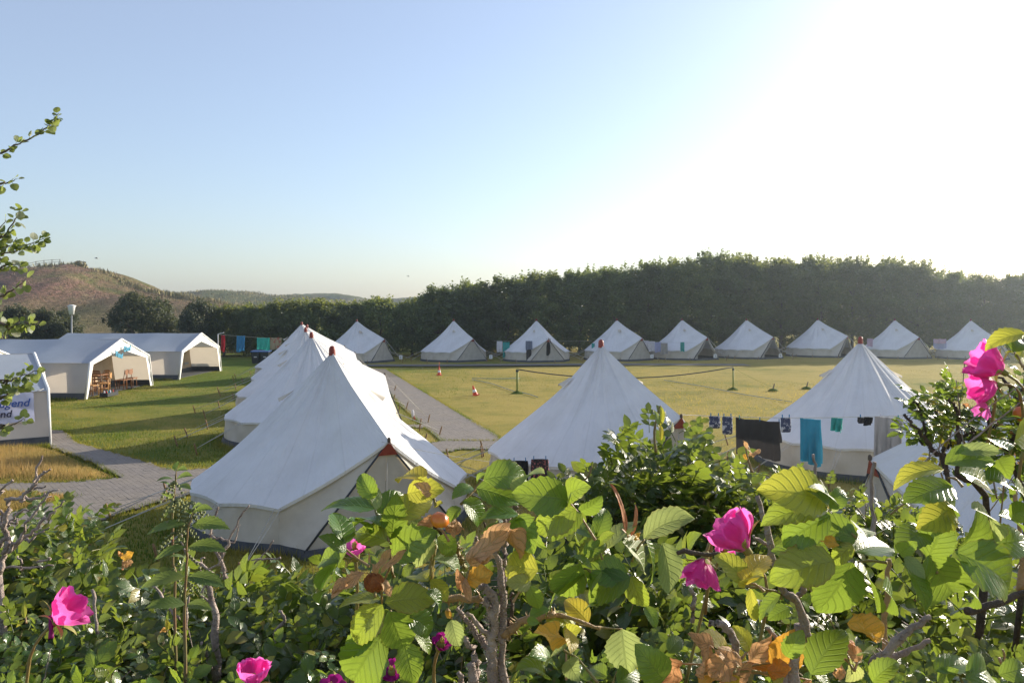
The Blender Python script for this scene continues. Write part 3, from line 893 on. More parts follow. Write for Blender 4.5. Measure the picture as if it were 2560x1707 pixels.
def skirt_mesh():
    idx = [j for j, (a, p) in enumerate(RING) if HALF - 1e-6 <= a <= 2 * math.pi - HALF + 1e-6]
    ring = [np.array([math.cos(RING[j][0]), math.sin(RING[j][0]), 0]) * TR * .99 for j in idx]
    ring += [np.array([TR * 1.0, y, 0]) for y in (-FOOT, -.6, 0, .6, FOOT)]
    ring.append(ring[0])
    ring = np.array(ring)
    P = np.stack([ring * 1.0 + [0, 0, .135], ring * 1.01 + [0, 0, .07], ring * 1.03 + [0, 0, -.06]], 0)
    b = MB().grid(P)
    n = len(ring) - 1
    V = np.concatenate([ring[:n] * .99 + [0, 0, .03], [[0, 0, .03]]])
    b.add(V, T=[[n, i, (i + 1) % n] for i in range(n)])
    return b.mesh('groundsheet', M['skirt'])

def door_mesh(open_, sg):
    """one door flap, hanging from the peak to the ground"""
    P = np.zeros((14, 9, 3))
    for i in range(14):
        t = i / 13
        z = (DPZ - .10) * (1 - t) + .12 * t
        xo = DPR - .105 + (TR * .975 + .012 - DPR + .105) * t
        half = FOOT * t
        for k in range(9):
            u = k / 8
            if not open_:
                y = half * u + .002
                x = xo + .022 * math.sin(7 * u * t + 2 * t) - .03 * math.sin(math.pi * t) * (1 - u)
            else:
                tie = math.exp(-((t - .78) / .16) ** 2)
                w0 = half * (.30 - .19 * tie)
                y = half - w0 * (1 - u)
                x = xo + .06 + .05 * math.sin(u * 15) * min(1, t * 2)
            P[i, k] = (x, sg * y, z)
    return MB().grid(P if sg > 0 else P[:, ::-1]).mesh('door_flap', M['door_canvas'])

def strip_mesh(a, b, w, th, mat, name):
    a, b = np.array(a), np.array(b)
    return MB().tube([a, (a + b) / 2, b], [w, w, w], 6).mesh(name, mat)

TM = dict(can=[canopy_mesh(s) for s in (1, 2, 3)], wall=[wall_mesh(s) for s in (1, 2)], skirt=skirt_mesh(),
          closed=[door_mesh(False, 1), door_mesh(False, -1)], open=[door_mesh(True, 1), door_mesh(True, -1)])
TM['tape'] = [strip_mesh((DPR - .06, sg * .02, DPZ - .06), (TR * .975 + .035, sg * (FOOT + .02), .10), .017, .01, M['tape'], 'door_edge') for sg in (1, -1)]
TM['zip'] = strip_mesh((DPR - .085, 0, DPZ - .35), (TR * .975 + .045, 0, .12), .008, .01, M['rope'], 'door_zip')
TM['patch'] = MB().add([(DPR + .005, 0, DPZ - .005), (DPR - .05, .17, DPZ - .23), (DPR - .05, -.17, DPZ - .23), (DPR - .085, 0, DPZ - .03)], T=[[0, 1, 2], [0, 3, 1], [0, 2, 3]]).mesh('peak_patch', M['red_cap'], False)
TM['cap'] = MB().lathe([(.062, -.07), (.060, .04), (.052, .085), (.03, .11), (.001, .118)], 14).mesh('top_cap', M['red_cap'])
TM['button'] = MB().lathe([(.03, -.02), (.03, .03), (.018, .055), (.001, .06)], 8).mesh('peak_button', M['twig_dark'])
TM['mast'] = MB().tube([(0, 0, 0), (0, 0, TH)], .022, 8).mesh('mast', M['pole_metal'])
def vent_mesh():
    P = np.zeros((5, 7, 3))
    for i in range(5):
        for k in range(7):
            u, v = i / 4, k / 6
            P[i, k] = (.30 * u, (v - .5) * .26 * (1 - .25 * (1 - u)), .075 * math.sin(math.pi * v) * u + .012)
    return MB().grid(P).mesh('vent_hood', M['wall_canvas'])
TM['vent'] = vent_mesh()
def peg_mesh(seed):
    r = np.random.default_rng(seed)
    return MB().tube([(0, 0, -.12), (.0, 0, .1), (0, .005, .26), (0, 0, .33)], [.014, .021, .022, .017], 7).mesh('peg_wood', M['peg'])
PEGM = [peg_mesh(1), peg_mesh(2)]

def bell_tent(label, x, y, door_deg, var=0, open_=False, detail=2, group='white bell tents', scale=1.0, vent=130, guy_r=3.75, flap=True):
    t = thing('bell_tent', label, 'tent', group, loc=(x, y, gz(x, y) + .0), rz=R(door_deg))
    t.scale = (scale,) * 3
    ob('canopy', TM['can'][var % 3], t)
    ob('wall', TM['wall'][var % 2], t)
    ob('groundsheet', TM['skirt'], t)
    for k in (0, 1):
        d = ob('door', TM['open' if open_ else 'closed'][k], t)
    if not open_:
        ob('door_zip', TM['zip'], t)
    ob('door_edge', TM['tape'][0], t); ob('door_edge', TM['tape'][1], t)
    ob('peak_patch', TM['patch'], t)
    ob('peak_button', TM['button'], t, loc=(DPR - .01, 0, DPZ))
    ob('top_cap', TM['cap'], t, loc=(0, 0, TH - .005))
    ob('mast', TM['mast'], t)
    for va in (vent, vent + 180):
        a = R(va); s = .30
        e = np.array([TR * math.cos(a), TR * math.sin(a), EAVE]); q = np.array([0, 0, TH]) * (1 - s) + e * s
        ob('vent_hood', TM['vent'], t, M=Matrix.Translation(Vector(q) * 1.0 + Vector((-.05 * math.cos(a), -.05 * math.sin(a), -.03))) @ Matrix.Rotation(a, 4, 'Z') @ Matrix.Rotation(math.atan2(TH - EAVE, TR) * .93, 4, 'Y'))
    r = np.random.default_rng(int(abs(x * 31 + y * 17)) + 3)
    ang = list(GUYS) + ([0.0] if flap else [])
    for k, a in enumerate(ang):
        pk = flap and k == len(ang) - 1
        if pk: a0 = np.array([DPR + .02, 0, DPZ]); rr = guy_r + .5
        else: a0 = np.array([TR * math.cos(a), TR * math.sin(a), EAVE]); rr = guy_r + r.uniform(-.25, .25)
        aa = a + r.uniform(-.05, .05)
        b0 = np.array([rr * math.cos(aa), rr * math.sin(aa), .17])
        off = np.array([-math.sin(aa), math.cos(aa), 0]) * .05
        b = MB()
        if detail >= 2:
            b.tube([a0 + off, (a0 + b0) / 2 + off * .6, b0], .006, 4); b.tube([a0 - off, b0], .006, 4)
        else:
            b.tube([a0, b0], .012, 4)
        ob('guy_rope', b.mesh('guy_rope', M['rope']), t)
        ob('peg', PEGM[k % 2], t, loc=(b0[0], b0[1], -.02), rot=(r.uniform(-.1, .1), R(16) , aa))
    return t

bell_tent('nearest white bell tent, its closed door facing the rose hedge', -3.33, 15.3, -58, 0, vent=-118, flap=False)
bell_tent('white bell tent directly behind the nearest one in the receding row', -5.97, 24.6, 43, 1, vent=160)
bell_tent('third white bell tent of the receding row beside the paved path', -7.64, 30.6, 50, 2, vent=150)
bell_tent('fourth white bell tent of the receding row, mostly hidden', -9.38, 37.8, 45, 0, vent=150)
bell_tent('last white bell tent at the far end of the receding row', -11.5, 45.2, 40, 1, vent=150)
bell_tent('white bell tent in the middle with a washing line tied to its peak', 1.96, 18.2, -60, 2, vent=-105, flap=False)
bell_tent('white bell tent behind the line of dark and blue towels', 8.6, 20.4, 70, 1, vent=105)
bell_tent('white bell tent at the right edge, half hidden by roses', 7.55, 11.6, 184, 0, vent=90, flap=False)
FAR = [(892, 61.5, -30, 0, 'its door side turned towards the paved path'), (1134, 62.5, -53, 0, 'standing closed with nothing hanging on it'), (1341, 62, -72, 0, 'with a dark garment draped over its door peak'),
       (1542, 63, -52, 0, 'with white towels hanging just beside it'), (1705, 64, -56, 1, 'open door and a dark cloth on its side'), (1866, 66, -56, 1, 'wide open door and no washing around it'),
       (2044, 68, -50, 1, 'open door, smallest of the open tents'), (2237, 66.5, -74, 0, 'closed, second from the right end'), (2427, 65, -80, 0, 'closed, next to the pink and lilac cloth')]
for i, (px, d, a, op, txt) in enumerate(FAR):
    bell_tent('%s white bell tent of far row, %s' % (ordn[i], txt), (px - 1280) / FPX * d, d, a, i, bool(op), 1, 'white bell tents in the shaded far row', vent=150)

# longer grass left standing round the near tents and marquees
gx, gy = [], []
for (x0, y0) in ((-3.33, 15.3), (-5.97, 24.6), (-7.64, 30.6), (-9.38, 37.8), (1.96, 18.2), (8.6, 20.4), (7.55, 11.6)):
    a = rng.uniform(0, 6.283, 2600); q = 2.62 + np.abs(rng.normal(0, .16, 2600))
    gx.append(x0 + q * np.cos(a)); gy.append(y0 + q * np.sin(a))
for y0 in (37.95, 47.7, 28.9):
    gx.append(rng.uniform(-25.5, -18.2, 2600)); gy.append(y0 - 3.34 - np.abs(rng.normal(0, .12, 2600)))
    gx.append(rng.uniform(-25.5, -18.0, 1200)); gy.append(y0 + 3.34 + np.abs(rng.normal(0, .12, 1200)))
u_ = rng.uniform(0, 7, 4000); v_ = 3.36 + np.abs(rng.normal(0, .14, 4000))
gx.append(-14.75 - u_ * .8 + v_ * .6); gy.append(25.45 - u_ * .6 - v_ * .8)
gx, gy = np.concatenate(gx), np.concatenate(gy)
blades('edge_grass', gx, gy, 0 * gx - .02, .16, .007, M['lawn_left'], 'longer grass left standing around the tent skirts', 16, .7)

# small number boards beside the far tents
for i, (px, py) in enumerate([(1002, 897), (1227, 897), (1410, 897), (1630, 895), (1788, 893), (1951, 889)]):
    d = 60.0 + i * .4
    p = W(px, py, d)
    nb = thing('number_board', 'small white number board beside the %s tent of the far row' % ordn[i], 'sign', 'number boards of the far tents', loc=(p.x, d, 0))
    ob('board', MB().box((0, 0, .33), (.24, .02, .28)).mesh('board', M['white_plastic'], False), nb)
    ob('stake', MB().box((0, .02, .14), (.03, .02, .30)).mesh('stake', M['peg'], False), nb)
    ob('numeral', MB().box((.0, -.013, .33), (.03, .004, .14)).mesh('numeral', M['tape'], False), nb)

# ------------------------------------------------------------------ frame marquees
def marquee(label, origin, rz, L_=7.6, hw=3.25, ehw=2.85, eave=1.52, ridge=2.42, inner=1.7, curtain=True, lite=False):
    """local x: from the open gable (0) backwards (-L); y across"""
    t = thing('frame_marquee', label, 'tent', 'white frame marquees', loc=(origin[0], origin[1], 0), rz=rz)
    nx, ny = 26, 8
    for sg in (-1, 1):
        P = np.zeros((nx, ny, 3)); Q = np.zeros((nx, ny, 3))
        for i in range(nx):
            u = i / (nx - 1); x = -L_ * u
            bay = abs(math.sin(math.pi * u * 3))
            for k in range(ny):
                v = k / (ny - 1)
                P[i, k] = (x, sg * (ehw + .06) * v, ridge + (eave - ridge - .02) * v - .05 * bay * math.sin(math.pi * v) - .018 * bay * (1 - v) + .008 * math.sin(9 * u + 6 * v + sg))
                Q[i, k] = (x, sg * (ehw + (hw - ehw) * v - .05 * bay * math.sin(math.pi * v) - .02 * math.sin(15 * u + 5 * v) * math.sin(math.pi * v)), eave * (1 - v) + .26 * v)
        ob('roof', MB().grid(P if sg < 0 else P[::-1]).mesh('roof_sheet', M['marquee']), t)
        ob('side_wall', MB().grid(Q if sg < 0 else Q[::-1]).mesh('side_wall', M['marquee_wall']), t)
        S = np.array([[(0, sg * (hw - .01), .28), (0, sg * (hw + .05), 0)], [(-L_, sg * (hw - .01), .28), (-L_, sg * (hw + .05), 0)]])
        ob('skirt', MB().grid(S).mesh('skirt', M['skirt']), t)
        for x in (-.03, -L_ / 3, -2 * L_ / 3, -L_ + .03):
            ob('frame_pole', MB().tube([(x, 0, ridge - .05), (x, sg * (ehw - .03), eave - .05), (x, sg * (hw - .03), 0)], .022, 6).mesh('frame_pole', M['pole_metal']), t)
    # front border: outer and inner outline of the open gable
    outer = [(-hw, 0), (-ehw, eave), (0, ridge), (ehw, eave), (hw, 0)]
    inn = [(-hw + .22, 0), (-ehw + .30, eave - .10), (0, ridge - .48), (ehw - .30, eave - .10), (hw - .22, 0)]
    rows = []
    for (a, b), (c, d) in zip(outer, inn):
        rows.append((a, b, c, d))
    dens = []
    for (p, q) in zip(rows[:-1], rows[1:]):
        for k in range(6):
            f = k / 6
            dens.append([p[i] * (1 - f) + q[i] * f for i in range(4)])
    dens.append(rows[-1])
    P = np.zeros((len(dens), 4, 3))
    for i, (a, b, c, d) in enumerate(dens):
        for k in range(4):
            f = k / 3
            P[i, k] = (.02 + .03 * math.sin(math.pi * f) * math.sin(i * 1.9), a * (1 - f) + c * f, b * (1 - f) + d * f)
    ob('gable_border', MB().grid(P).mesh('gable_border', M['trim_white']), t)
    edge = MB().tube([(.03, a, b) for a, b in outer], .045, 6)
    ob('gable_edge', edge.mesh('gable_edge', M['trim_white']), t)
    # inner cabin wall, dark vent above it, back wall, floor
    z1 = eave + .18
    yi = ehw - .1
    Wn = np.zeros((13, 6, 3))
    for i in range(13):
        for k in range(6):
            y = -1 + 2 * i / 12; v = k / 5
            wdt = (ehw - .18) * (1 - v) + (hw - .2) * v
            zt = min(z1, ridge + (eave - ridge) * abs(y * wdt) / ehw - .09)
            Wn[i, k] = (-inner - .03 * math.sin(7 * y + v), y * wdt, zt * (1 - v) + .26 * v)
    ob('inner_wall', MB().grid(Wn).mesh('inner_wall', M['inner_cream']), t)
    ob('inner_zip', MB().tube([(-inner + .05, 0, z1 - .05), (-inner + .05, 0, .3)], .012, 4).mesh('inner_zip', M['brown_vent']), t)
    ob('inner_vent', MB().add([(-inner - .03, -yi + .45, z1 - .08), (-inner - .03, yi - .45, z1 - .08), (-inner - .03, 0, ridge - .14)], T=[[0, 1, 2]]).mesh('inner_vent', M['brown_vent'], False), t)
    ob('inner_skirt', MB().box((-inner, 0, .14), (.02, 2 * hw - .3, .28)).mesh('inner_skirt', M['skirt'], False), t)
    B = [(-L_, -hw, 0), (-L_, -ehw, eave), (-L_, 0, ridge - .01), (-L_, ehw, eave), (-L_, hw, 0)]
    ob('back_wall', MB().add(B, T=[[0, 1, 2], [0, 2, 4], [2, 3, 4]]).mesh('back_wall', M['marquee_wall'], False), t)
    ob('floor_sheet', MB().box((-L_ / 2 - .1, 0, .012), (L_ - .5, 2 * hw - .3, .02)).mesh('floor_sheet', M['skirt'], False), t)
    if curtain:
        Cn = np.zeros((6, 8, 3))
        for i in range(6):
            for k in range(8):
                u, v = i / 5, k / 7
                Cn[i, k] = (-.15 - .75 * u * (1 - .5 * v), -ehw + .12 - (hw - ehw) * v + .03 * math.sin(12 * u), (eave - .05) * (1 - v) + .2 * v)
        ob('side_curtain', MB().grid(Cn).mesh('side_curtain', M['inner_cream']), t)
    return t
mA = marquee('white frame marquee full of wooden chairs, blue lettering over its open gable', (-17.95, 37.95), 0)
mB = marquee('longest visible white frame marquee at the back with an empty open porch', (-17.95, 47.7), 0, L_=7.7)
mD = marquee('white frame marquee whose gable tip peeks over the banner marquee', (-18.05, 28.9), 0, ridge=2.36)
ga = math.atan2(.6, .8)
mC = marquee('white frame marquee at the left edge with a lettered banner on its wall', (-14.75, 25.45), ga, L_=7.4, curtain=False)
# grey label on the cabin of the rear marquee
ob('info_label', MB().box((-1.62, 2.0, .55), (.01, .62, .14)).mesh('info_label', M['lamp_grey'], False), mB)

def text_mesh(body, size, mat, shear=0.0, ext=.004, name='lettering', bold=.012):
    cu = bpy.data.curves.new(name, 'FONT')
    cu.body = body; cu.size = size; cu.shear = shear; cu.extrude = ext; cu.offset = bold * size
    cu.resolution_u = 3
    o = bpy.data.objects.new(name, cu); COL.objects.link(o)
    dg = bpy.context.evaluated_depsgraph_get()
    me = bpy.data.meshes.new_from_object(o.evaluated_get(dg))
    bpy.data.objects.remove(o, do_unlink=True)
    me.materials.clear(); me.materials.append(mat)
    return me
M['ink_blue'] = simple('ink_blue', (.03, .08, .30), None, .6)
M['ink_black'] = simple('ink_black', (.02, .02, .05), None, .6)
M['foil_blue'] = simple('foil_blue', (.08, .30, .46), (.14, .40, .54), .3, 20)
# banner on the near wall of the left marquee (wall runs along local x, facing local -y)
bn = thing('banner', 'white banner with blue and black lettering tied to the marquee wall', 'banner', loc=mC.location, rz=ga)
def wall_y(z): return -(3.25 - (3.25 - 2.85) * min(1, max(0, (z - .26) / (1.52 - .26))))
P = np.zeros((24, 8, 3))
for i in range(24):
    for k in range(8):
        x = -.34 - 3.4 * i / 23; z = 1.48 - .03 * i / 23 - .78 * k / 7 + .02 * math.sin(i * .9) * (k / 7)
        P[i, k] = (x, wall_y(z) - .085 - .018 * math.sin(i * .8 + k), z)
ob('sheet', MB().grid(P).mesh('banner_sheet', M['banner_cloth']), bn)
tilt = math.atan2(.4, 1.26)
def bt(body, x, z, s, mat, sh):
    me = text_mesh(body, s, mat, sh)
    wd = max(v.co.x for v in me.vertices)
    ob('lettering', me, bn, M=Matrix.Translation((x - wd, wall_y(z) - .125, z)) @ Matrix.Rotation(R(90) - tilt * .95, 4, 'X') @ Matrix.Rotation(0, 4, 'Y'))
bt('jugend', -.42, 1.12, .30, M['ink_blue'], .25)
bt('Dortmund', -.86, .86, .27, M['ink_black'], .2)
for x in (-.36, -3.7):
    ob('tie', MB().tube([(x, -2.98, 1.46), (x + .28 * (1 if x > -1 else -.5), -2.92, 1.56)], .008, 4).mesh('tie', M['rope']), bn)
# foil lettering in the gable of the chair marquee
for body, y, z, rx in (('Yund', -.92, 1.70, -.22), ('Dorf', -.06, 1.84, .04)):
    g = text_mesh(body, .34, M['foil_blue'], .1, .02, 'foil_letters', .03)
    o = thing('foil_lettering', 'blue foil letters hanging %s in the marquee gable' % ('on the lower side' if body == 'Yund' else 'under the peak'), 'lettering', 'blue foil letters', loc=(-17.80, 37.95 + y, z))
    ob('letters', g, o, rot=(R(90) , 0, R(90)))
    ob('string', MB().tube([(0, -.1, .3), (0, .5, .42), (0, 1.0, .30)], .006, 4).mesh('string', M['rope']), o)
    o.rotation_euler = (rx, 0, 0)

# chairs
def chair(label, x, y, rz, style, wood='wood', z=0.03):
    t = thing('wooden_chair', label, 'chair', 'wooden chairs in the marquee', loc=(x, y, z), rz=rz)
    m = M[wood]
    P = np.zeros((6, 6, 3))
    ob('seat', MB().box((0, 0, .44), (.42, .42, .035)).mesh('seat', m, False), t)
    for sx in (-1, 1):
        ob('leg', MB().tube([(sx * .18, -.18, 0), (sx * .18, -.18, .43)], [.017, .021], 6).mesh('leg', m), t)
        ob('leg', MB().tube([(sx * .18, .20, 0), (sx * .18, .18, .44), (sx * .18, .25, .93)], [.017, .021, .016], 6).mesh('leg', m), t)
        ob('stretcher', MB().tube([(sx * .18, -.18, .2), (sx * .18, .19, .2)], .01, 5).mesh('stretcher', m), t)
    if style == 'ladder':
        for z0 in (.56, .69, .82, .92):
            b = MB()
            Q = np.array([[(-.18 + .36 * i / 6, .205 + (z0 - .44) * .13 + .03 * math.sin(math.pi * i / 6), z0 + k * (.06 + .025 * math.sin(math.pi * i / 6))) for k in (0, 1)] for i in range(7)])
            b.grid(Q); b.grid(Q[::-1] + [0, .015, 0])
            ob('back_slat', b.mesh('back_slat', m), t)
    else:
        b = MB()
        Q = np.zeros((11, 5, 3))
        for i in range(11):
            u = i / 10 * 2 - 1
            hgt = .13 * math.sqrt(max(0.02, 1 - abs(u) ** 3.0))
            for k in range(5):
                v = k / 4 * 2 - 1
                Q[i, k] = (u * .20, .225 + .04 * (1 - u * u) * 0.8 + .02, .80 + v * hgt)
        b.grid(Q); b.grid(Q[::-1] + [0, .016, 0])
        ob('backrest', b.mesh('backrest', m), t)
    return t
chair('pale ladder-back chair nearest the marquee tent leg', -18.3, 36.0, R(80), 'ladder')
chair('sunlit round-backed chair at the front of the chair group', -18.2, 36.9, R(-75), 'round')
chair('tall ladder-back chair standing behind the sunlit one', -18.75, 37.5, R(180), 'ladder', 'wood_dark')
chair('ladder-back chair facing out beside the sunlit round-backed chair', -18.5, 37.3, R(-20), 'ladder')
chair('left of the two round-backed chairs turned away side by side', -18.35, 38.75, R(-82), 'round', 'wood_dark')
chair('right of the two round-backed chairs turned away side by side', -18.35, 39.22, R(-96), 'round', 'wood_dark')
st = thing('wooden_stool', 'low wooden stool at the right end of the chair group', 'stool', loc=(-18.5, 40.2, .03))
ob('seat', MB().box((0, 0, .42), (.36, .5, .05)).mesh('seat', M['wood_dark'], False), st)
for sx in (-1, 1):
    for sy in (-1, 1):
        ob('leg', MB().tube([(sx * .15, sy * .2, 0), (sx * .14, sy * .18, .40)], .018, 6).mesh('leg', M['wood_dark']), st)
tb = thing('wooden_table', 'wooden table half hidden behind the chairs in the marquee', 'table', loc=(-19.3, 38.2, .03))
ob('table_top', MB().box((0, 0, .72), (.7, 1.3, .04)).mesh('table_top', M['wood_dark'], False), tb)
for sx in (-1, 1):
    for sy in (-1, 1):
        ob('leg', MB().box((sx * .3, sy * .58, .35), (.05, .05, .70)).mesh('leg', M['wood_dark'], False), tb)
cr_ = thing('bottle_crate', 'low dark crate with coloured things on the grass before the chairs', 'crate', loc=(-17.55, 36.0, 0), rz=R(88))
for (c, s) in (((0, 0, .03), (.9, .34, .02)), ((0, -.165, .10), (.9, .015, .16)), ((0, .165, .10), (.9, .015, .16)), ((-.445, 0, .10), (.015, .31, .16)), ((.445, 0, .10), (.015, .31, .16))):
    ob('panel', MB().box(c, s).mesh('panel', M['bin'], False), cr_)
for i in range(7):
    ob('jar', MB().lathe([(.001, .04), (.04, .04), (.04, .2), (.02, .24), (.018, .27), (.001, .27)], 8).mesh('jar', M[['white', 'red', 'teal', 'blue', 'white', 'brown', 'red'][i]]), cr_, loc=(-.36 + .12 * i, .02 * (-1) ** i, 0))

# ------------------------------------------------------------------ lamp post
lp = W(179, 830, 60)
lamp = thing('lamp_post', 'grey lamp post with a white bucket-shaped head behind the marquees', 'lamp post', loc=(lp.x, 60, 0))
ob('post', MB().tube([(0, 0, 0), (0, 0, 3.45)], [.07, .05], 10).mesh('post', M['lamp_grey']), lamp)
ob('lamp_head', MB().lathe([(.001, 3.40), (.16, 3.42), (.24, 3.95), (.255, 4.02), (.001, 4.04)], 16).mesh('lamp_head', M['lamp_white']), lamp)
ob('lamp_lid', MB().lathe([(.30, 4.03), (.31, 4.06), (.12, 4.13), (.001, 4.14)], 16).mesh('lamp_lid', M['lamp_white']), lamp)

# ------------------------------------------------------------------ wheelie bins
for i, (px, lab) in enumerate([(641, 'dark wheelie bin with blue lid behind the receding tents, left one'), (664, 'dark wheelie bin with blue lid, partly hidden by the last tent')]):
    d = 57.5
    b = thing('wheelie_bin', lab, 'bin', 'wheelie bins', loc=((px - 1280) / FPX * d, d, 0))
    V = []
    for z, sx, sy in ((.06, .22, .25), (.85, .28, .33)):
        V += [(-sx, -sy, z), (sx, -sy, z), (sx, sy, z), (-sx, sy, z)]
    ob('body', MB().add(V, [[0, 3, 2, 1], [0, 1, 5, 4], [1, 2, 6, 5], [2, 3, 7, 6], [3, 0, 4, 7]]).mesh('bin_body', M['bin'], False), b)
    ob('lid', MB().box((0, 0, .89), (.62, .74, .07), Matrix.Rotation(R(4), 3, 'X')).mesh('lid', M['bin_lid'], False), b)
    for sx in (-1, 1):
        ob('wheel', MB().lathe([(.001, -.03), (.1, -.03), (.1, .03), (.001, .03)], 12).mesh('wheel', M['bin']), b, loc=(sx * .25, .24, .1), rot=(0, R(90), 0))
    ob('sticker', MB().box((.02, -.295, .5), (.2, .01, .05)).mesh('sticker', M['white_plastic'], False), b)

# ------------------------------------------------------------------ cones, net, field bits
def cone(px, py, label, h, tilt=0.0, pole=False):
    x, y = G(px, py)
    t = thing('traffic_cone', label, 'traffic cone', 'traffic cones on the field', loc=(x, y, gz(x, y)))
    t.rotation_euler = (0, tilt, .3)
    ob('base', MB().box((0, 0, .02), (.30, .30, .04)).mesh('base', M['cone_orange'], False), t)
    prof = [(.115, .04), (.09, h * .35), (.089, h * .36), (.065, h * .60), (.064, h * .61), (.025, h), (.001, h)]
    ob('cone_body', MB().lathe(prof[:2] + prof[4:], 16).mesh('cone_body', M['cone_orange']), t)
    ob('white_band', MB().lathe([(.094, h * .36), (.069, h * .62)], 16).mesh('white_band', M['white_plastic']), t)
    if pole:
        ob('spike', MB().tube([(0, 0, h - .02), (0, 0, h + .28)], .012, 6).mesh('spike', M['cone_orange']), t)
cone(1098, 937, 'upright red and white cone with a thin spike on the far lawn', .50, 0, True)
cone(1189, 988, 'leaning red and white traffic cone beside the net post', .46, -.28)
x, y = G(1032, 1052)
mk_ = thing('marker_stake', 'short stake with white and red tape beside the paved path', 'stake', loc=(x, y, 0))
ob('stake', MB().tube([(0, 0, -.1), (.01, 0, .32)], .018, 6).mesh('stake', M['peg']), mk_)
ob('tape_wrap', MB().lathe([(.03, .12), (.05, .2), (.045, .3), (.02, .38)], 8).mesh('tape_wrap', M['white']), mk_)
ob('tape_tail', MB().tube([(.03, 0, .16), (.06, -.02, .08), (.10, .02, .02)], [.02, .016, .01], 5).mesh('tape_tail', M['red']), mk_)

p1 = G(1293, 983); p2 = G(1833, 972)
net = [(p1, 1.10, .055, 'thick green wooden post holding the near end of the net rope'), (p2, 1.06, .04, 'dark green post holding the far end of the net rope')]
for (p, h, r_, lab) in net:
    t = thing('net_post', lab, 'post', 'net posts on the field', loc=(p[0], p[1], gz(*p)))
    ob('post', MB().tube([(0, 0, -.2), (0, 0, h)], r_, 10).mesh('post', M['net_post']), t)
    ob('hook', MB().lathe([(r_ * 1.25, h - .12), (r_ * 1.25, h - .04), (.001, h + .02)], 10).mesh('hook', M['net_rope']), t)
    ob('earth_mound', MB().lathe([(.34, -.03), (.22, .05), (.10, .11), (r_, .13)], 12).mesh('earth_mound', M['lawn_left']), t)
def sagline(a, b, sag, n=14):
    a, b = np.array(a, float), np.array(b, float)
    return [a * (1 - t) + b * t - np.array([0, 0, sag * 4 * t * (1 - t)]) for t in np.linspace(0, 1, n)]
def rope(label, P, r_, mat, cat='rope', name='rope', group=None):
    return tag(ob(name, MB().tube(P, r_, 5).mesh(name, mat)), label, cat, group)
rope('dark net rope sagging between the two field posts', sagline((p1[0], p1[1], 1.08), (p2[0], p2[1], 1.04), .46), .026, M['net_rope'], name='net_rope')
st1 = G(1933, 975); st2 = G(2017, 970)
rope('thin yellow guy line from the far net post to a stake', sagline((p2[0], p2[1], 1.0), (st1[0], st1[1], .12), .04), .009, M['net_post'], name='guy_line')
for (p, lab) in ((st1, 'dark leaning stake on the field right of the far net post'), (st2, 'small dark stake beside the slope of the towel tent')):
    s_ = thing('field_stake', lab, 'stake', loc=(p[0], p[1], 0))
    ob('stake', MB().tube([(-.05, 0, -.1), (.06, 0, .30)], .028, 6).mesh('stake', M['bark']), s_)
    ob('earth_mound', MB().lathe([(.26, -.03), (.16, .05), (.03, .08)], 10).mesh('earth_mound', M['lawn_left']), s_)
def ground_rope(label, pts, mat, r_=.014):
    P = []
    for px, py in pts:
        x, y = G(px, py); P.append((x, y, gz(x, y) + .05))
    rope(label, P, r_, mat, name='ground_rope')
ground_rope('blue rope lying on the grass left of the near net post', [(1180, 949), (1230, 960), (1262, 972), (1285, 980)], M['blue_rope'])
ground_rope('blue rope stretched across the lawn behind the near net post', [(1180, 946), (1240, 947), (1300, 946)], M['blue_rope'])
ground_rope('long blue rope lying from the near post towards the dark stakes', [(1660, 951), (1760, 966), (1860, 985), (1980, 1003)], M['blue_rope'])
ground_rope('short blue rope end beside the near net post', [(1305, 983), (1325, 988), (1345, 995)], M['blue_rope'])

# loose pegs and stubs between the two near tents
for px, py, lab, rz in [(1125, 1163, 'pale wooden peg between the two near tents', 0), (1210, 1140, 'pale wooden peg next to the middle bell tent', .2), (1048, 1078, 'dark wooden peg at the edge of the paved path', 2.4)]:
    x, y = G(px, py)
    t = thing('ground_peg', lab, 'peg', loc=(x, y, 0), rz=rz)
    ob('shaft', MB().tube([(0, 0, -.1), (-.03, 0, .15), (-.09, 0, .40)], [.016, .024, .022], 7).mesh('shaft', M['peg']), t)
    ob('notch', MB().tube([(-.07, 0, .33), (-.04, 0, .36)], .014, 5).mesh('notch', M['rope']), t)

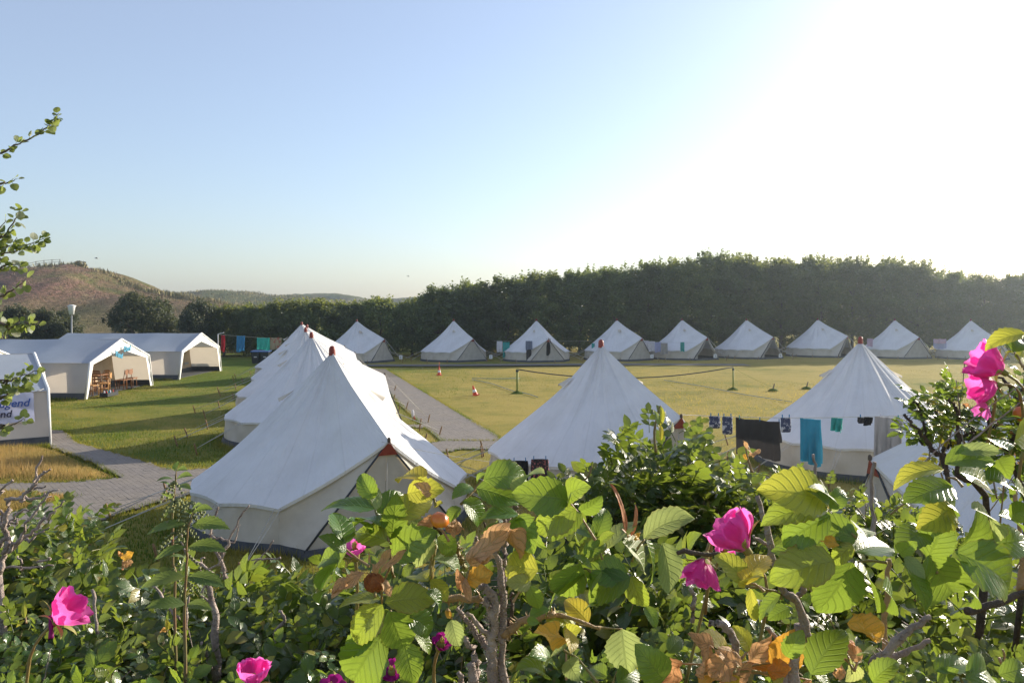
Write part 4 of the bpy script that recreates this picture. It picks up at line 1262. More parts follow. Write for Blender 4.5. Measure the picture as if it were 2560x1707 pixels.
# ------------------------------------------------------------------ washing lines
def towel(label, px0, px1, py0, py1, d0, d1, mat, name='towel', cat='towel', group=None, folds=5, skew=0, drop2=None, seed=0, pegs=()):
    """cloth folded over a line: front sheet and shorter back sheet"""
    r = np.random.default_rng(seed + int(px0))
    a, b = W(px0, py0, d0), W(px1, py0, d1)
    hgt = (py1 - py0) / FPX * (d0 + d1) / 2
    root = thing(name, label, cat, group, loc=tuple(a))
    u = b - a; u.z = 0
    L_ = u.length; u.normalize(); nrm = Vector((u.y, -u.x, 0))
    ph = r.uniform(0, 6.28)
    def sheet(h, side):
        P = np.zeros((15, 9, 3))
        for i in range(15):
            s = i / 14
            for k in range(9):
                v = k / 8
                f = .045 * math.sin(folds * 6.28 * s + ph + .8 * v) * (.25 + v) + .014 * math.sin(23 * s + 5 * v + ph)
                q = u * (L_ * (s + .015 * math.sin(6 * v + ph) * v)) + nrm * (side * (.012 + .02 * v) + f) + Vector((0, 0, -h * v * (1 + .05 * math.sin(5 * s + ph)) + skew * s * v - .02 * L_ * math.sin(math.pi * ((s * 2) % 1))))
                P[i, k] = q
        return MB().grid(P).mesh(name + '_cloth', M[mat])
    ob('front_sheet', sheet(hgt, 1), root)
    ob('back_sheet', sheet(hgt * (drop2 or .8), -1), root)
    for s in pegs:
        q = u * (L_ * s)
        ob('clothes_peg', MB().box((q.x, q.y, .01), (.012, .02, .075)).mesh('clothes_peg', M[['tealdeep', 'blue', 'white', 'tealdeep'][int(s * 10) % 4]], False), root)
    return root
def garment(label, px0, px1, py0, py1, d, mat, name, cat, legs=2, group=None):
    """shorts, socks or trousers hung by the waist: hanging lobes joined at the top"""
    a = W((px0 + px1) / 2, py0, d)
    w = (px1 - px0) / FPX * d; h = (py1 - py0) / FPX * d
    root = thing(name, label, cat, group, loc=tuple(a))
    hi = h * (.45 if legs == 2 else .15)
    top = MB().lathe([(.5, 0), (.52, -.3), (.54, -1)], 14)
    V = np.concatenate(top.V) * np.array([w, .06 + w * .12, hi])
    top.V = [V]
    ob('waist', top.mesh('waist', M[mat]), root)
    xs_ = (-.26, .26) if legs == 2 else (0,)
    for x in xs_:
        k = 1 if legs == 2 else 2
        lg = MB().lathe([(.24 * k, -hi / h * .9), (.27 * k, -.6), (.25 * k, -.97), (.2 * k, -1.0)], 12)
        V = np.concatenate(lg.V) * np.array([w, .05 + w * .14, h]) + np.array([x * w, 0, 0])
        V[:, 0] += .02 * w * np.sin(V[:, 2] * 30)
        lg.V = [V]
        ob('leg' if legs == 2 else 'sock_foot', lg.mesh('cloth_tube', M[mat]), root)
    for x in (-.35, .35):
        ob('clothes_peg', MB().box((x * w, 0, .02), (.014, .02, .08)).mesh('clothes_peg', M['blue'], False), root)
    return root

# line 1 behind the receding row
d = 54
tag_line = 'washing lines'
a1, b1 = W(545, 836, d), W(745, 848, d)
post = thing('line_post', 'white post with arm at the end of the rear washing line', 'post', loc=(a1.x, d, 0))
ob('post', MB().tube([(0, 0, 0), (0, 0, a1.z + .05)], .025, 7).mesh('post', M['lamp_white']), post)
ob('arm', MB().tube([(0, 0, a1.z + .03), (.4, 0, a1.z + .12)], .022, 6).mesh('arm', M['lamp_white']), post)
rope('washing line with coloured towels behind the receding row', sagline(a1, b1, .04), .008, M['rope'], 'washing line', 'washing_line', tag_line)
towel('narrow red towel on the rear washing line', 553, 562, 838, 878, d, d, 'red', folds=2)
towel('blue towel on the rear washing line', 592, 612, 839, 878, d, d, 'blue', folds=2)
towel('bright teal towel on the rear washing line', 642, 674, 844, 874, d, d, 'teal', folds=3)
towel('brown and red patterned towel on the rear washing line', 676, 704, 844, 873, d, d, 'striped', folds=3)

# line 2 between the near tents on the right
La, Lb = W(1704, 1036, 16.6), Vector((7.75, 12.6, 2.25))
ldir = Lb - La
def on_line2(px):
    k = (px - 1280) / FPX
    t = (k * La.y - La.x) / (ldir.x - k * ldir.y)
    p = La + ldir * t
    return p.y, CAMZ - (p.z - .10 * 4 * t * (1 - t))
rope('white washing line between the middle tent and the right edge tent', sagline(La, Lb, .10), .006, M['rope'], 'washing line', 'washing_line', tag_line)
def l2(px):
    dd, dz = on_line2(px)
    return dd, HZ + dz / dd * FPX
def tow2(label, a, b, h, mat, **kw):
    d0, y0 = l2(a); d1, y1 = l2(b)
    return towel(label, a, b, (y0 + y1) / 2, (y0 + y1) / 2 + h, d0, d1, mat, **kw)
def gar2(label, a, b, h, mat, nm, cat, legs):
    d0, y0 = l2((a + b) / 2)
    return garment(label, a, b, y0, y0 + h, d0, mat, nm, cat, legs)
gar2('left of two blue patterned socks balled on the near washing line', 1773, 1800, 30, 'sockprint', 'hanging_sock', 'sock', 1)
gar2('right of two blue patterned socks, hanging longer on the near line', 1806, 1831, 44, 'sockprint', 'hanging_sock', 'sock', 1)
tow2('large charcoal grey towel on the near washing line', 1840, 1950, 92, 'darkgrey', folds=4, drop2=.55, pegs=(.08, .55, .98))
gar2('patterned sock right of the charcoal towel', 1952, 1977, 36, 'sockprint', 'hanging_sock', 'sock', 1)
tow2('long turquoise blue towel on the near washing line', 2000, 2052, 112, 'steel', folds=3, drop2=.95)
tow2('small green cloth on the near washing line', 2080, 2106, 30, 'tealdeep', name='hanging_cloth', cat='cloth', folds=2, skew=-.05)
tow2('tiny dark grey cloth on the near washing line', 2143, 2159, 14, 'darkgrey', name='hanging_cloth', cat='cloth', folds=1, pegs=(.5,))
tow2('small black cloth next to the light grey towel', 2161, 2181, 20, 'black', name='hanging_cloth', cat='cloth', folds=1)
tow2('large light grey towel at the end of the near washing line', 2188, 2256, 116, 'lightgrey', folds=6, drop2=.9, pegs=(.2, .85))

# line 3 with shorts between the two nearest tents
Sa, Sb = W(954, 1104, 13.0), W(1560, 1165, 15.6)
rope('thin string with shorts between the two nearest tents', sagline(Sa, Sb, .16), .004, M['rope'], 'washing line', 'washing_line', tag_line)
garment('plain black shorts on the string before the middle tent', 1279, 1320, 1152, 1212, 14.2, 'black', 'hanging_shorts', 'shorts')
garment('dark shorts with red flowers on the string', 1328, 1371, 1148, 1210, 14.3, 'floral', 'hanging_shorts', 'shorts')

# washing among the far tents
d = 62
rope('faint washing line among the far tents left of the middle', sagline(W(1235, 852, d), W(1480, 852, d), .03), .007, M['rope'], 'washing line', 'washing_line', tag_line)
garment('white garment hanging left of the third far tent', 1242, 1256, 853, 880, d - .6, 'white', 'hanging_shirt', 'shirt', 2)
towel('green towel hanging left of the third far tent', 1257, 1274, 855, 893, d - .6, d - .6, 'tealdeep', folds=2, skew=-.1)
towel('grey and dark cloth in front of the third far tent', 1314, 1331, 852, 874, d - 2.6, d - 2.6, 'denim', folds=2, name='hanging_cloth', cat='cloth')
garment('dark trousers standing before the third far tent', 1316, 1328, 873, 903, d - 2.4, 'darkgrey', 'hanging_trousers', 'trousers')
towel('black garment draped over the peak of the third far tent', 1366, 1376, 847, 890, d - 2.4, d - 2.4, 'black', folds=1, name='hanging_cloth', cat='cloth', skew=.2)
towel('small teal cloth left of the fourth far tent', 1479, 1487, 858, 881, d, d, 'tealdeep', folds=1, name='hanging_cloth', cat='cloth')
rope('faint washing line between the fourth and fifth far tents', sagline(W(1596, 850, 61.6), W(1740, 857, 60.8), .05), .007, M['rope'], 'washing line', 'washing_line', tag_line)
towel('first white towel right of the fourth far tent', 1607, 1621, 851, 869, 61.6, 61.6, 'white', folds=1, skew=-.1)
towel('second white towel right of the fourth far tent', 1621, 1637, 853, 878, 61.4, 61.4, 'white', folds=1)
towel('lilac towel before the fifth far tent', 1637, 1652, 855, 880, 61.2, 61.2, 'lilac', folds=1)
towel('light grey towel before the fifth far tent', 1652, 1669, 857, 885, 61, 61, 'lightgrey', folds=2)
towel('narrow dark cloth before the fifth far tent', 1701, 1711, 855, 879, 60.8, 60.8, 'tealdeep', folds=1, name='hanging_cloth', cat='cloth')
towel('pink and lilac cloth left of the last far tent', 2334, 2366, 848, 871, 62.5, 62.5, 'lilac', folds=2, name='hanging_cloth', cat='cloth')
towel('pale pink cloth over the lilac one', 2335, 2365, 847, 858, 62.3, 62.3, 'pink', folds=2, name='hanging_cloth', cat='cloth')
towel('faint pink towel left of the eighth far tent', 2168, 2182, 846, 866, 65, 65, 'pink', folds=2)

# ------------------------------------------------------------------ leaves
def leaflet_arrays(L_, Wd, nu, nv, fold=.25, curl=.5, serr=.10, seed=0, twist=0.0, wave=.0, tipsharp=.8):
    """leaf blade along +x, normal +z; toothed edge, folded on the midrib, arched along its length"""
    r = np.random.default_rng(seed)
    u = np.linspace(0, 1, nu + 1)
    ang = -curl * (u ** 1.3) + .25 * curl
    dx = np.cos(ang); dz = np.sin(ang)
    x = np.concatenate([[0], np.cumsum((dx[1:] + dx[:-1]) / 2)]) / nu * L_
    z = np.concatenate([[0], np.cumsum((dz[1:] + dz[:-1]) / 2)]) / nu * L_
    w = Wd / 2 * np.maximum(np.sin(np.pi * np.clip(u, 0, 1) ** .82), 0) ** tipsharp
    w = np.maximum(w, .012 * Wd)
    cols = np.linspace(-1, 1, 2 * nv + 1)
    V = np.zeros((nu + 1, 2 * nv + 1, 3)); U = np.zeros((nu + 1, 2 * nv + 1, 2))
    for j, v in enumerate(cols):
        e = (1 + serr * np.where(np.arange(nu + 1) % 2 == 0, 1, -1) * (abs(v) > .99)) * (1 + .03 * r.normal(0, 1, nu + 1) * (abs(v) > .99))
        yy = v * w * e
        lift = fold * np.abs(yy) - .35 * fold * yy * yy / (Wd / 2) + wave * L_ * np.sin(u * 9 + v * 2 + r.uniform(0, 6)) * abs(v)
        tw = twist * u
        V[:, j, 0] = x - lift * np.sin(ang) * .8
        V[:, j, 1] = yy * np.cos(tw)
        V[:, j, 2] = z + lift * np.cos(ang) + yy * np.sin(tw)
        U[:, j, 0] = u; U[:, j, 1] = v
    n1, n2 = nu + 1, 2 * nv + 1
    i, j = np.meshgrid(np.arange(n1 - 1), np.arange(n2 - 1), indexing='ij')
    q = (i * n2 + j).ravel()
    return V.reshape(-1, 3), np.stack([q, q + n2, q + n2 + 1, q + 1], 1), U.reshape(-1, 2)

def xf(V, Mx):
    A = np.array(Mx)
    return V @ A[:3, :3].T + A[:3, 3]

def compound_layout(L_, npair, r):
    """positions of leaflets along an arching rachis: list of (matrix, size)"""
    out = []
    pts = []
    for k in range(7):
        t = k / 6
        pts.append((L_ * t, 0, -.16 * L_ * t * t))
    for k in range(npair):
        t = .34 + .56 * k / max(1, npair - 1) if npair > 1 else .6
        p = (L_ * t, 0, -.16 * L_ * t * t)
        sz = (.62 + .38 * math.sin(math.pi * (.25 + .55 * t))) * r.uniform(.9, 1.08)
        for sg in (-1, 1):
            a = sg * R(r.uniform(52, 70))
            out.append((Matrix.Translation(p) @ Matrix.Rotation(a, 4, 'Z') @ Matrix.Rotation(R(r.uniform(-8, 16)), 4, 'Y') @ Matrix.Rotation(R(r.uniform(-22, 22)), 4, 'X'), sz))
    out.append((Matrix.Translation((L_, 0, -.16 * L_)) @ Matrix.Rotation(R(r.uniform(-12, 12)), 4, 'Z') @ Matrix.Rotation(R(r.uniform(5, 25)), 4, 'Y'), 1.0 * r.uniform(.95, 1.1)))
    return pts, out

def compound_arrays(L_, leaf, npair, nu, nv, seed):
    r = np.random.default_rng(seed)
    b = MB()
    pts, lay = compound_layout(L_, npair, r)
    b.tube(pts, np.linspace(.0016, .0008, 7), 4, False)
    for k, (Mx, sz) in enumerate(lay):
        V, Q, U = leaflet_arrays(leaf * sz, leaf * sz * r.uniform(.54, .66), nu, nv, r.uniform(.12, .42), r.uniform(.2, 1.0), .09 if nu > 5 else .05, seed * 10 + k, r.uniform(-.3, .3), .006)
        b.add(xf(V, Mx), Q, UV=U)
    return np.concatenate(b.V), np.concatenate(b.Q), np.concatenate(b.U)

NMID = 10
MIDM = []
for s in range(NMID):
    V, Q, U = compound_arrays(.085, .036, 3 if s % 3 else 2, 8, 2, 500 + s)
    MIDM.append(mk('rose_leaf', V, Q, UV=U, mat=M['rose_leaf_mid']))
MIDY = []
for s in range(3):
    V, Q, U = compound_arrays(.080, .034, 3, 8, 2, 530 + s)
    MIDY.append(mk('rose_leaf_yellow', V, Q, UV=U, mat=M['rose_leaf_yellow']))
MIDD = []
for s in range(2):
    V, Q, U = compound_arrays(.070, .030, 2, 8, 2, 540 + s)
    V[:, 2] += .003 * np.sin(V[:, 0] * 300) + .003 * np.sin(V[:, 1] * 260)
    MIDD.append(mk('rose_leaf_dry', V, Q, UV=U, mat=M['leaf_dry']))
LOW = [compound_arrays(.085, .038, 3, 4, 1, 600 + s) for s in range(6)]
HERO = {}
def hero_mesh(seed, kind, ratio=.6):
    key = (seed % 14, kind, round(ratio, 1))
    if key not in HERO:
        r = np.random.default_rng(700 + seed % 14)
        V, Q, U = leaflet_arrays(1.0, ratio, 18, 3, r.uniform(.16, .60), r.uniform(.45, 1.5), .05, 700 + seed % 14, r.uniform(-.45, .45), .014)
        if kind in ('leaf_dry', 'leaf_orange'):
            V[:, 2] += .09 * np.sin(V[:, 0] * 9 + V[:, 1] * 7) + .05 * np.sin(V[:, 1] * 21)
        HERO[key] = mk('leaflet', V, Q, UV=U, mat=M[kind])
    return HERO[key]

def stem(b, P, r0, r1, n=7, wob=.0, seed=0, sub=4):
    """smooth tapering twig through the points"""
    P = [Vector(p) for p in P]
    r = np.random.default_rng(seed)
    out = []
    for i in range(len(P) - 1):
        p0 = P[max(0, i - 1)]; p1 = P[i]; p2 = P[i + 1]; p3 = P[min(len(P) - 1, i + 2)]
        for k in range(sub):
            t = k / sub
            q = .5 * ((2 * p1) + (p2 - p0) * t + (2 * p0 - 5 * p1 + 4 * p2 - p3) * t * t + (3 * p1 - p0 - 3 * p2 + p3) * t ** 3)
            out.append(q + Vector(r.normal(0, wob, 3)))
    out.append(P[-1])
    k = len(out)
    rad = .82 * np.linspace(r0, r1, k) * (1 + .12 * np.random.default_rng(seed + 1).normal(0, 1, k))
    b.tube(out, np.maximum(rad, .0004), n)
    return out

# ------------------------------------------------------------------ rose bushes
class Bush:
    def __init__(s, label, px, py, d, seed):
        p = W(px, py, d)
        s.root = thing('rose_bush', label, 'rose bush', 'rose bushes of the hedge', loc=(p.x, p.y, float(ground_z(p.x, p.y))))
        s.o = s.root.location.copy()
        s.r = np.random.default_rng(seed)
        s.leaf = []      # (matrix, yellow) compound leaves
        s.canes = 0
    def cane(s, P, r0, r1, mat='cane_green', name='cane', thorns=False, wob=.002, seed=0, sides=7):
        b = MB()
        out = stem(b, [Vector(p) - s.o for p in P], r0, r1, sides, wob, seed)
        if thorns:
            for k in range(len(out) * 5):
                i = s.r.integers(0, len(out) - 1); t = s.r.random()
                q = out[i].lerp(out[i + 1], t); rr = r0 + (r1 - r0) * i / len(out)
                dn = Vector(s.r.normal(0, 1, 3)); ax = (out[i + 1] - out[i]).normalized(); dn -= ax * dn.dot(ax); dn.normalize()
                b.tube([q + dn * rr * .8, q + dn * (rr + s.r.uniform(.002, .006))], [.0008, .0001], 3, False)
        ob(name, b.mesh(name, M[mat]), s.root)
    def shoot(s, tip, lean, nl, size, yellow=0.0, spread=.16):
        up = Vector(lean).normalized()
        a = s.r.uniform(0, 6.28)
        ref = up.orthogonal().normalized(); ref2 = up.cross(ref)
        for k in range(nl):
            a += 2.4 + s.r.normal(0, .3)
            t = k / max(1, nl - 1)
            p = tip - up * (spread * t) * size
            rad = ref * math.cos(a) + ref2 * math.sin(a)
            dr = (rad * (.55 + .5 * t) + up * (.75 - .75 * t)).normalized() + Vector((0, 0, -.10 * t))
            nz = (up * .9 + rad * -.25 + Vector((0, -.25, .35)) + Vector(s.r.normal(0, .25, 3)))
            sz = size * (.55 + .5 * min(1, t * 1.6)) * s.r.uniform(.85, 1.15)
            Mx = Matrix.Translation(p) @ (frame(dr, nz).to_4x4()) @ Matrix.Scale(sz, 4)
            s.leaf.append((Mx, s.r.random() < yellow))
    def patch(s, prof, bottom, d_top, d_bot, n, size, nl=7, yellow=.05, jd=.18, lean=.45, canes=10, px_rng=None):
        px = np.array([p[0] for p in prof], float); py = np.array([p[1] for p in prof], float)
        k = 0; tries = 0
        while k < n and tries < n * 50:
            tries += 1
            x = s.r.uniform(px[0], px[-1])
            top = np.interp(x, px, py)
            y = top + (bottom - top) * s.r.random()
            if s.r.random() > (bottom - top) / (bottom - py.min()):
                continue
            d = d_top + (d_bot - d_top) * (y - py.min()) / (bottom - py.min()) + abs(s.r.normal(0, jd)) * (0 if s.r.random() < .45 else 1)
            off = .055 * size * FPX / d
            tip = W(x, y + off * s.r.uniform(.2, 1.0), d)
            ln = Vector((s.r.normal(0, lean), s.r.normal(-.12, lean), 1))
            s.shoot(tip, ln, nl + int(s.r.integers(-1, 2)), size * s.r.uniform(.85, 1.12), yellow)
            if k < canes:
                g = Vector((s.o.x + (tip.x - s.o.x) * .5, s.o.y + (tip.y - s.o.y) * .5, s.o.z))
                mid = tip - ln.normalized() * .25 + Vector(s.r.normal(0, .02, 3))
                s.cane([g, g.lerp(mid, .55) + Vector(s.r.normal(0, .05, 3)), mid, tip], .006, .0018, 'cane_green', seed=k + 1)
            k += 1
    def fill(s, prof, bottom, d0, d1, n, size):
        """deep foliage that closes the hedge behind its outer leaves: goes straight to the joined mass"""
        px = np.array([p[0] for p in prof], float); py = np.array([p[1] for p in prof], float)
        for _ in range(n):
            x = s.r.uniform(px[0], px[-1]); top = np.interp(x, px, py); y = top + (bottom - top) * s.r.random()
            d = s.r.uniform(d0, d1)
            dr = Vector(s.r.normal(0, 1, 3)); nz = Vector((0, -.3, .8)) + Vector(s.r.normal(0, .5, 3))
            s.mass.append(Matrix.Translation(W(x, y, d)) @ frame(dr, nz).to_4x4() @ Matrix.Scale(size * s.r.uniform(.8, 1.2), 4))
    mass = None
    def finish(s, most=220):
        lv = sorted(s.leaf, key=lambda q: q[0].translation.y)
        for k in range(min(26, len(lv) // 8)):          # thin side twigs between the leaves
            p = lv[int(s.r.integers(0, len(lv)))][0].translation + Vector(s.r.normal(0, .02, 3))
            q = p + Vector((s.r.normal(0, .07), s.r.normal(.03, .05), -s.r.uniform(.08, .2)))
            s.cane([p + Vector((0, 0, s.r.uniform(.0, .05))), p.lerp(q, .5) + Vector(s.r.normal(0, .012, 3)), q], .0009, .0019, 'twig_grey' if k % 3 else 'peach_stem', 'twig', False, .0006, 300 + k, 5)
        inv = Matrix.Translation(-s.o)
        for k, (Mx, yl) in enumerate(lv[:most]):
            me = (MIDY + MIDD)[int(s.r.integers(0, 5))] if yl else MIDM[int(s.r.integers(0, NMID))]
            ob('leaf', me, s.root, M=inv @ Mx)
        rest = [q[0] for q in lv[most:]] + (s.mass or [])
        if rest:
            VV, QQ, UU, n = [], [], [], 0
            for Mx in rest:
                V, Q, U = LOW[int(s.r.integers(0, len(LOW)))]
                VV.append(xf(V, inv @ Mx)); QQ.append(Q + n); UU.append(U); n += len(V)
            o = ob('foliage', mk('foliage', np.concatenate(VV), np.concatenate(QQ), UV=np.concatenate(UU), mat=M['rose_leaf_shade']), s.root)
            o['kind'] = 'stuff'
    def hero_leaf(s, fn, d, rachis, leaflets, r_=None):
        """compound leaf with each leaflet its own piece; points are read in the photograph and set at distance d"""
        d = d + s.r.uniform(-.025, .025)
        P = [W(*fn(*q), d + .012 * i) for i, q in enumerate(rachis)]
        b = MB()
        o0 = P[0]
        if len(P) == 2:
            P = [P[0], P[0].lerp(P[1], .5) + Vector((0, 0, .003)), P[1]]
        stem(b, [p - o0 for p in P], .0017, .0010, 6, 0, 1)
        lf = ob('leaf', b.mesh('rachis', M['cane_green' if s.r.random() < .7 else 'peach_stem']), s.root, loc=tuple(o0 - s.o))
        for q in leaflets:
            bx, by, tx, ty = q[:4]
            kind = q[4] if len(q) > 4 and q[4] else 'rose_leaf'
            ratio = q[5] * 1.05 if len(q) > 5 else .64
            a = W(*fn(bx, by), d + s.r.uniform(-.008, .008)); t = W(*fn(tx, ty), d + s.r.uniform(-.022, .022))
            L_ = (t - a).length * 1.22
            nz = Vector((s.r.normal(0, .34), -.68 + s.r.normal(0, .22), .66 + s.r.normal(0, .28)))
            if s.r.random() < .22: nz = Vector((s.r.normal(.3, .3), -.35, 1.0))
            Mx = Matrix.Translation(a - o0) @ frame(t - a, nz).to_4x4() @ Matrix.Scale(L_, 4)
            ob('leaflet', hero_mesh(int(s.r.integers(0, 14)), kind, ratio), lf, M=Mx)
    def flower(s, px, py, d, size, axis, openness=.5, n=5, mat='petal', sep=True, seed=0):
        r = np.random.default_rng(seed + 77)
        c = W(px, py, d)
        ax = Vector(axis).normalized()
        f = ob('flower', MB().lathe([(.001, -.010), (.0045, -.008), (.0055, 0), (.004, .006), (.001, .007)], 10).mesh('receptacle', M['sepal']), s.root, M=Matrix.Translation(c - s.o) @ frame(ax.orthogonal(), ax).to_4x4())
        for k in range(n):
            a = k * 2.399 if n > 5 else k * 6.283 / n
            op = openness * r.uniform(.75, 1.2)
            nu, nv = 12, 13
            P = np.zeros((nu, nv, 3)); U = np.zeros((nu, nv, 2))
            th0 = (.75 - .55 * op) + r.normal(0, .08); th1 = 1.62 - 1.5 * op + r.normal(0, .12)
            uu = np.linspace(0, 1, nu); th = th0 + (th1 - th0) * uu
            rr_ = np.concatenate([[0], np.cumsum(np.cos(th[1:]))]) / (nu - 1) * size + .0035
            zz_ = np.concatenate([[0], np.cumsum(np.sin(th[1:]))]) / (nu - 1) * size
            phm = r.uniform(.95, 1.2); p1, p2, p3 = r.uniform(0, 6.28, 3)
            for i in range(nu):
                u = uu[i]
                for j in range(nv):
                    v = j / (nv - 1) * 2 - 1
                    edge = 1 - (.10 * math.exp(-(v / .22) ** 2) + .16 * abs(v) ** 2.4) * u * u
                    ph_ = v * phm * (.35 + .65 * min(1, u * 1.7)) * (1 - .10 * u ** 4)
                    cr_u = .055 * size * (math.sin(6 * v + p1 + 2.5 * u) * u + .5 * math.sin(13 * v + p2 + 6 * u) * u * u + .5 * math.sin(9 * u + p3))
                    q = rr_[i] * edge + cr_u * (1 - .5 * op)
                    P[i, j] = (q * math.cos(ph_), q * math.sin(ph_), zz_[i] * edge + cr_u * .9 * op + .02 * size * math.sin(11 * v + p2))
                    U[i, j] = (u, v)
            Mx = Matrix.Rotation(a + r.normal(0, .12), 4, 'Z') @ Matrix.Rotation(r.normal(0, .12), 4, 'X')
            pm = MB().grid(P, U.reshape(-1, 2)).mesh('petal_blade', M[mat])
            ob('petal', pm, f, M=Mx)
        if sep:
            for k in range(5):
                V, Q, U = leaflet_arrays(size * .75, size * .16, 8, 1, .3, .9, 0, k, .4)
                ob('sepal', mk('sepal_blade', V, Q, UV=U, mat=M['sepal']), f, M=Matrix.Rotation(k * 1.257 + .4, 4, 'Z') @ Matrix.Rotation(R(60 - 110 * (1 - openness)), 4, 'Y') @ Matrix.Translation((.003, 0, -.003)))
        b = MB()
        for k in range(26):
            a = r.uniform(0, 6.28); q = r.uniform(.02, .16) * size
            b.tube([(q * math.cos(a) * .5, q * math.sin(a) * .5, .004), (q * math.cos(a), q * math.sin(a), .012 + r.uniform(0, .004))], [.0004, .0009], 3)
        ob('stamens', b.mesh('stamens', M['stamen']), f)
        # stalk back into the bush
        s.cane([c - ax * .005, c - ax * .04 + Vector((0, 0, -.02)), c - ax * .06 + Vector((r.normal(0, .02), .03, -.14))], .0022, .0028, 'cane_green', name='flower_stalk', wob=0)
        return f

def z6(x, y): return 820 + .3553 * x, 1150 + .3553 * y
def c7(x, y): return 760 + .3997 * x, 1100 + .3997 * y
def c8(x, y): return 1640 + .451 * x, 1000 + .451 * y
def c6(x, y): return .387 * x, 1100 + .387 * y
def c5(x, y): return 1900 + .3188 * x, 740 + .3188 * y
def z8(x, y): return 2050 + .3508 * x, 800 + .3508 * y
def zd(x, y): return .19135 * x, 1120 + .19135 * y
def m7(x, y): return 1500 + .2914 * x, 1250 + .2914 * y
PALE, YEL, DRY, ORA = 'rose_leaf_pale', 'rose_leaf_yellow', 'leaf_dry', 'leaf_orange'

# --- left bush
bA = Bush('low rose bush at the left with a single open magenta flower', 180, 1500, 1.75, 1)
profA = [(-330, 1300), (-60, 1262), (60, 1240), (170, 1236), (255, 1246), (292, 1290), (310, 1350), (340, 1395), (450, 1420)]
bA.mass = []
bA.patch(profA, 1760, 2.05, 1.12, 165, 1.05, 7, .04, .16, canes=16)
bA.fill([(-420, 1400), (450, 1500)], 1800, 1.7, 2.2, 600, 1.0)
bA.flower(138, 1553, 1.08, .044, (.62, .15, .55), .30, 6, seed=1)
bA.cane([W(*c6(330, 1280), 1.07), W(*c6(330, 1200), 1.075), W(*c6(325, 1130), 1.08)], .004, .003, 'petal_deep', 'flower_stalk', wob=0)
bA.finish()
# --- bush left of the middle
bB = Bush('rose bush below the nearest tent with bare grey twigs rising from it', 600, 1520, 1.7, 2)
profB = [(400, 1430), (470, 1440), (560, 1410), (640, 1392), (720, 1400), (790, 1405), (880, 1440)]
bB.mass = []
bB.patch(profB, 1760, 1.85, 1.12, 90, 1.1, 7, .04, .16, canes=14)
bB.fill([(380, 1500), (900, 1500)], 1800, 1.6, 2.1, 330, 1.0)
bB.flower(632, 1712, 1.06, .034, (.1, -.1, .9), .22, 7, seed=2)
bB.flower(830, 1728, 1.02, .018, (0, -.4, .7), .5, 5, mat='petal_deep', seed=3)
for k, (P, r0, r1) in enumerate([([(1400, 1568), (1395, 1250), (1385, 1100), (1340, 930), (1290, 925)], .0090, .0040), ([(1385, 1060), (1300, 1000), (1340, 930)], .003, .002), ([(1460, 890), (1430, 780), (1375, 690), (1360, 600), (1410, 430)], .0048, .002),
                                 ([(1430, 760), (1480, 640), (1540, 520), (1610, 420)], .0035, .0015), ([(1370, 625), (1440, 640), (1510, 660), (1530, 600), (1550, 545)], .003, .001), ([(1390, 880), (1300, 800), (1220, 745), (1175, 650), (1175, 610)], .0035, .0015),
                                 ([(1750, 1568), (1770, 1330), (1790, 1230), (1840, 1160), (1800, 1100)], .0055, .003), ([(1300, 1300), (1360, 1450), (1410, 1568)], .0035, .003), ([(1000, 930), (1040, 1010), (1090, 1080), (1160, 1160)], .003, .003),
                                 ([(1060, 950), (1040, 1020)], .002, .002), ([(600, 960), (615, 1100), (632, 1250)], .003, .0035), ([(1200, 1230), (1210, 1050), (1230, 1000)], .0035, .002), ([(1810, 762), (1700, 768), (1620, 775)], .0022, .0012),
                                 ([(1760, 650), (1700, 740), (1640, 800)], .0018, .0015), ([(1320, 750), (1290, 850), (1360, 900)], .0025, .002), ([(1350, 840), (1420, 780), (1470, 680)], .002, .001)]):
    d = 1.42 + .02 * (k % 5)
    bB.cane([W(*c6(*p), d) for p in P], r0, r1, 'twig_grey', 'bare_twig', k in (0, 2), .0012, k)
bB.hero_leaf(c6, 1.42, [(790, 800), (800, 760)], [(795, 770, 850, 730, ORA, .5), (800, 780, 830, 810, DRY, .7), (790, 760, 770, 720, ORA, .4), (800, 790, 790, 830, 'sepal_red', .6)])
bB.hero_leaf(c6, 1.30, [(1080, 1260), (1085, 1210)], [(1080, 1215, 1040, 1240, ORA, .4), (1090, 1215, 1110, 1190, YEL, .4), (1085, 1220, 1080, 1175, YEL, .3), (1095, 1225, 1100, 1270, YEL, .3)])
bB.hero_leaf(c6, 1.15, [(170, 1180), (160, 1140)], [(160, 1150, 155, 1050, YEL, .25), (165, 1150, 230, 1130, PALE, .3), (155, 1150, 90, 1160, PALE, .35), (160, 1160, 110, 1200, YEL, .3), (170, 1160, 200, 1210, PALE, .3)])
bB.finish()

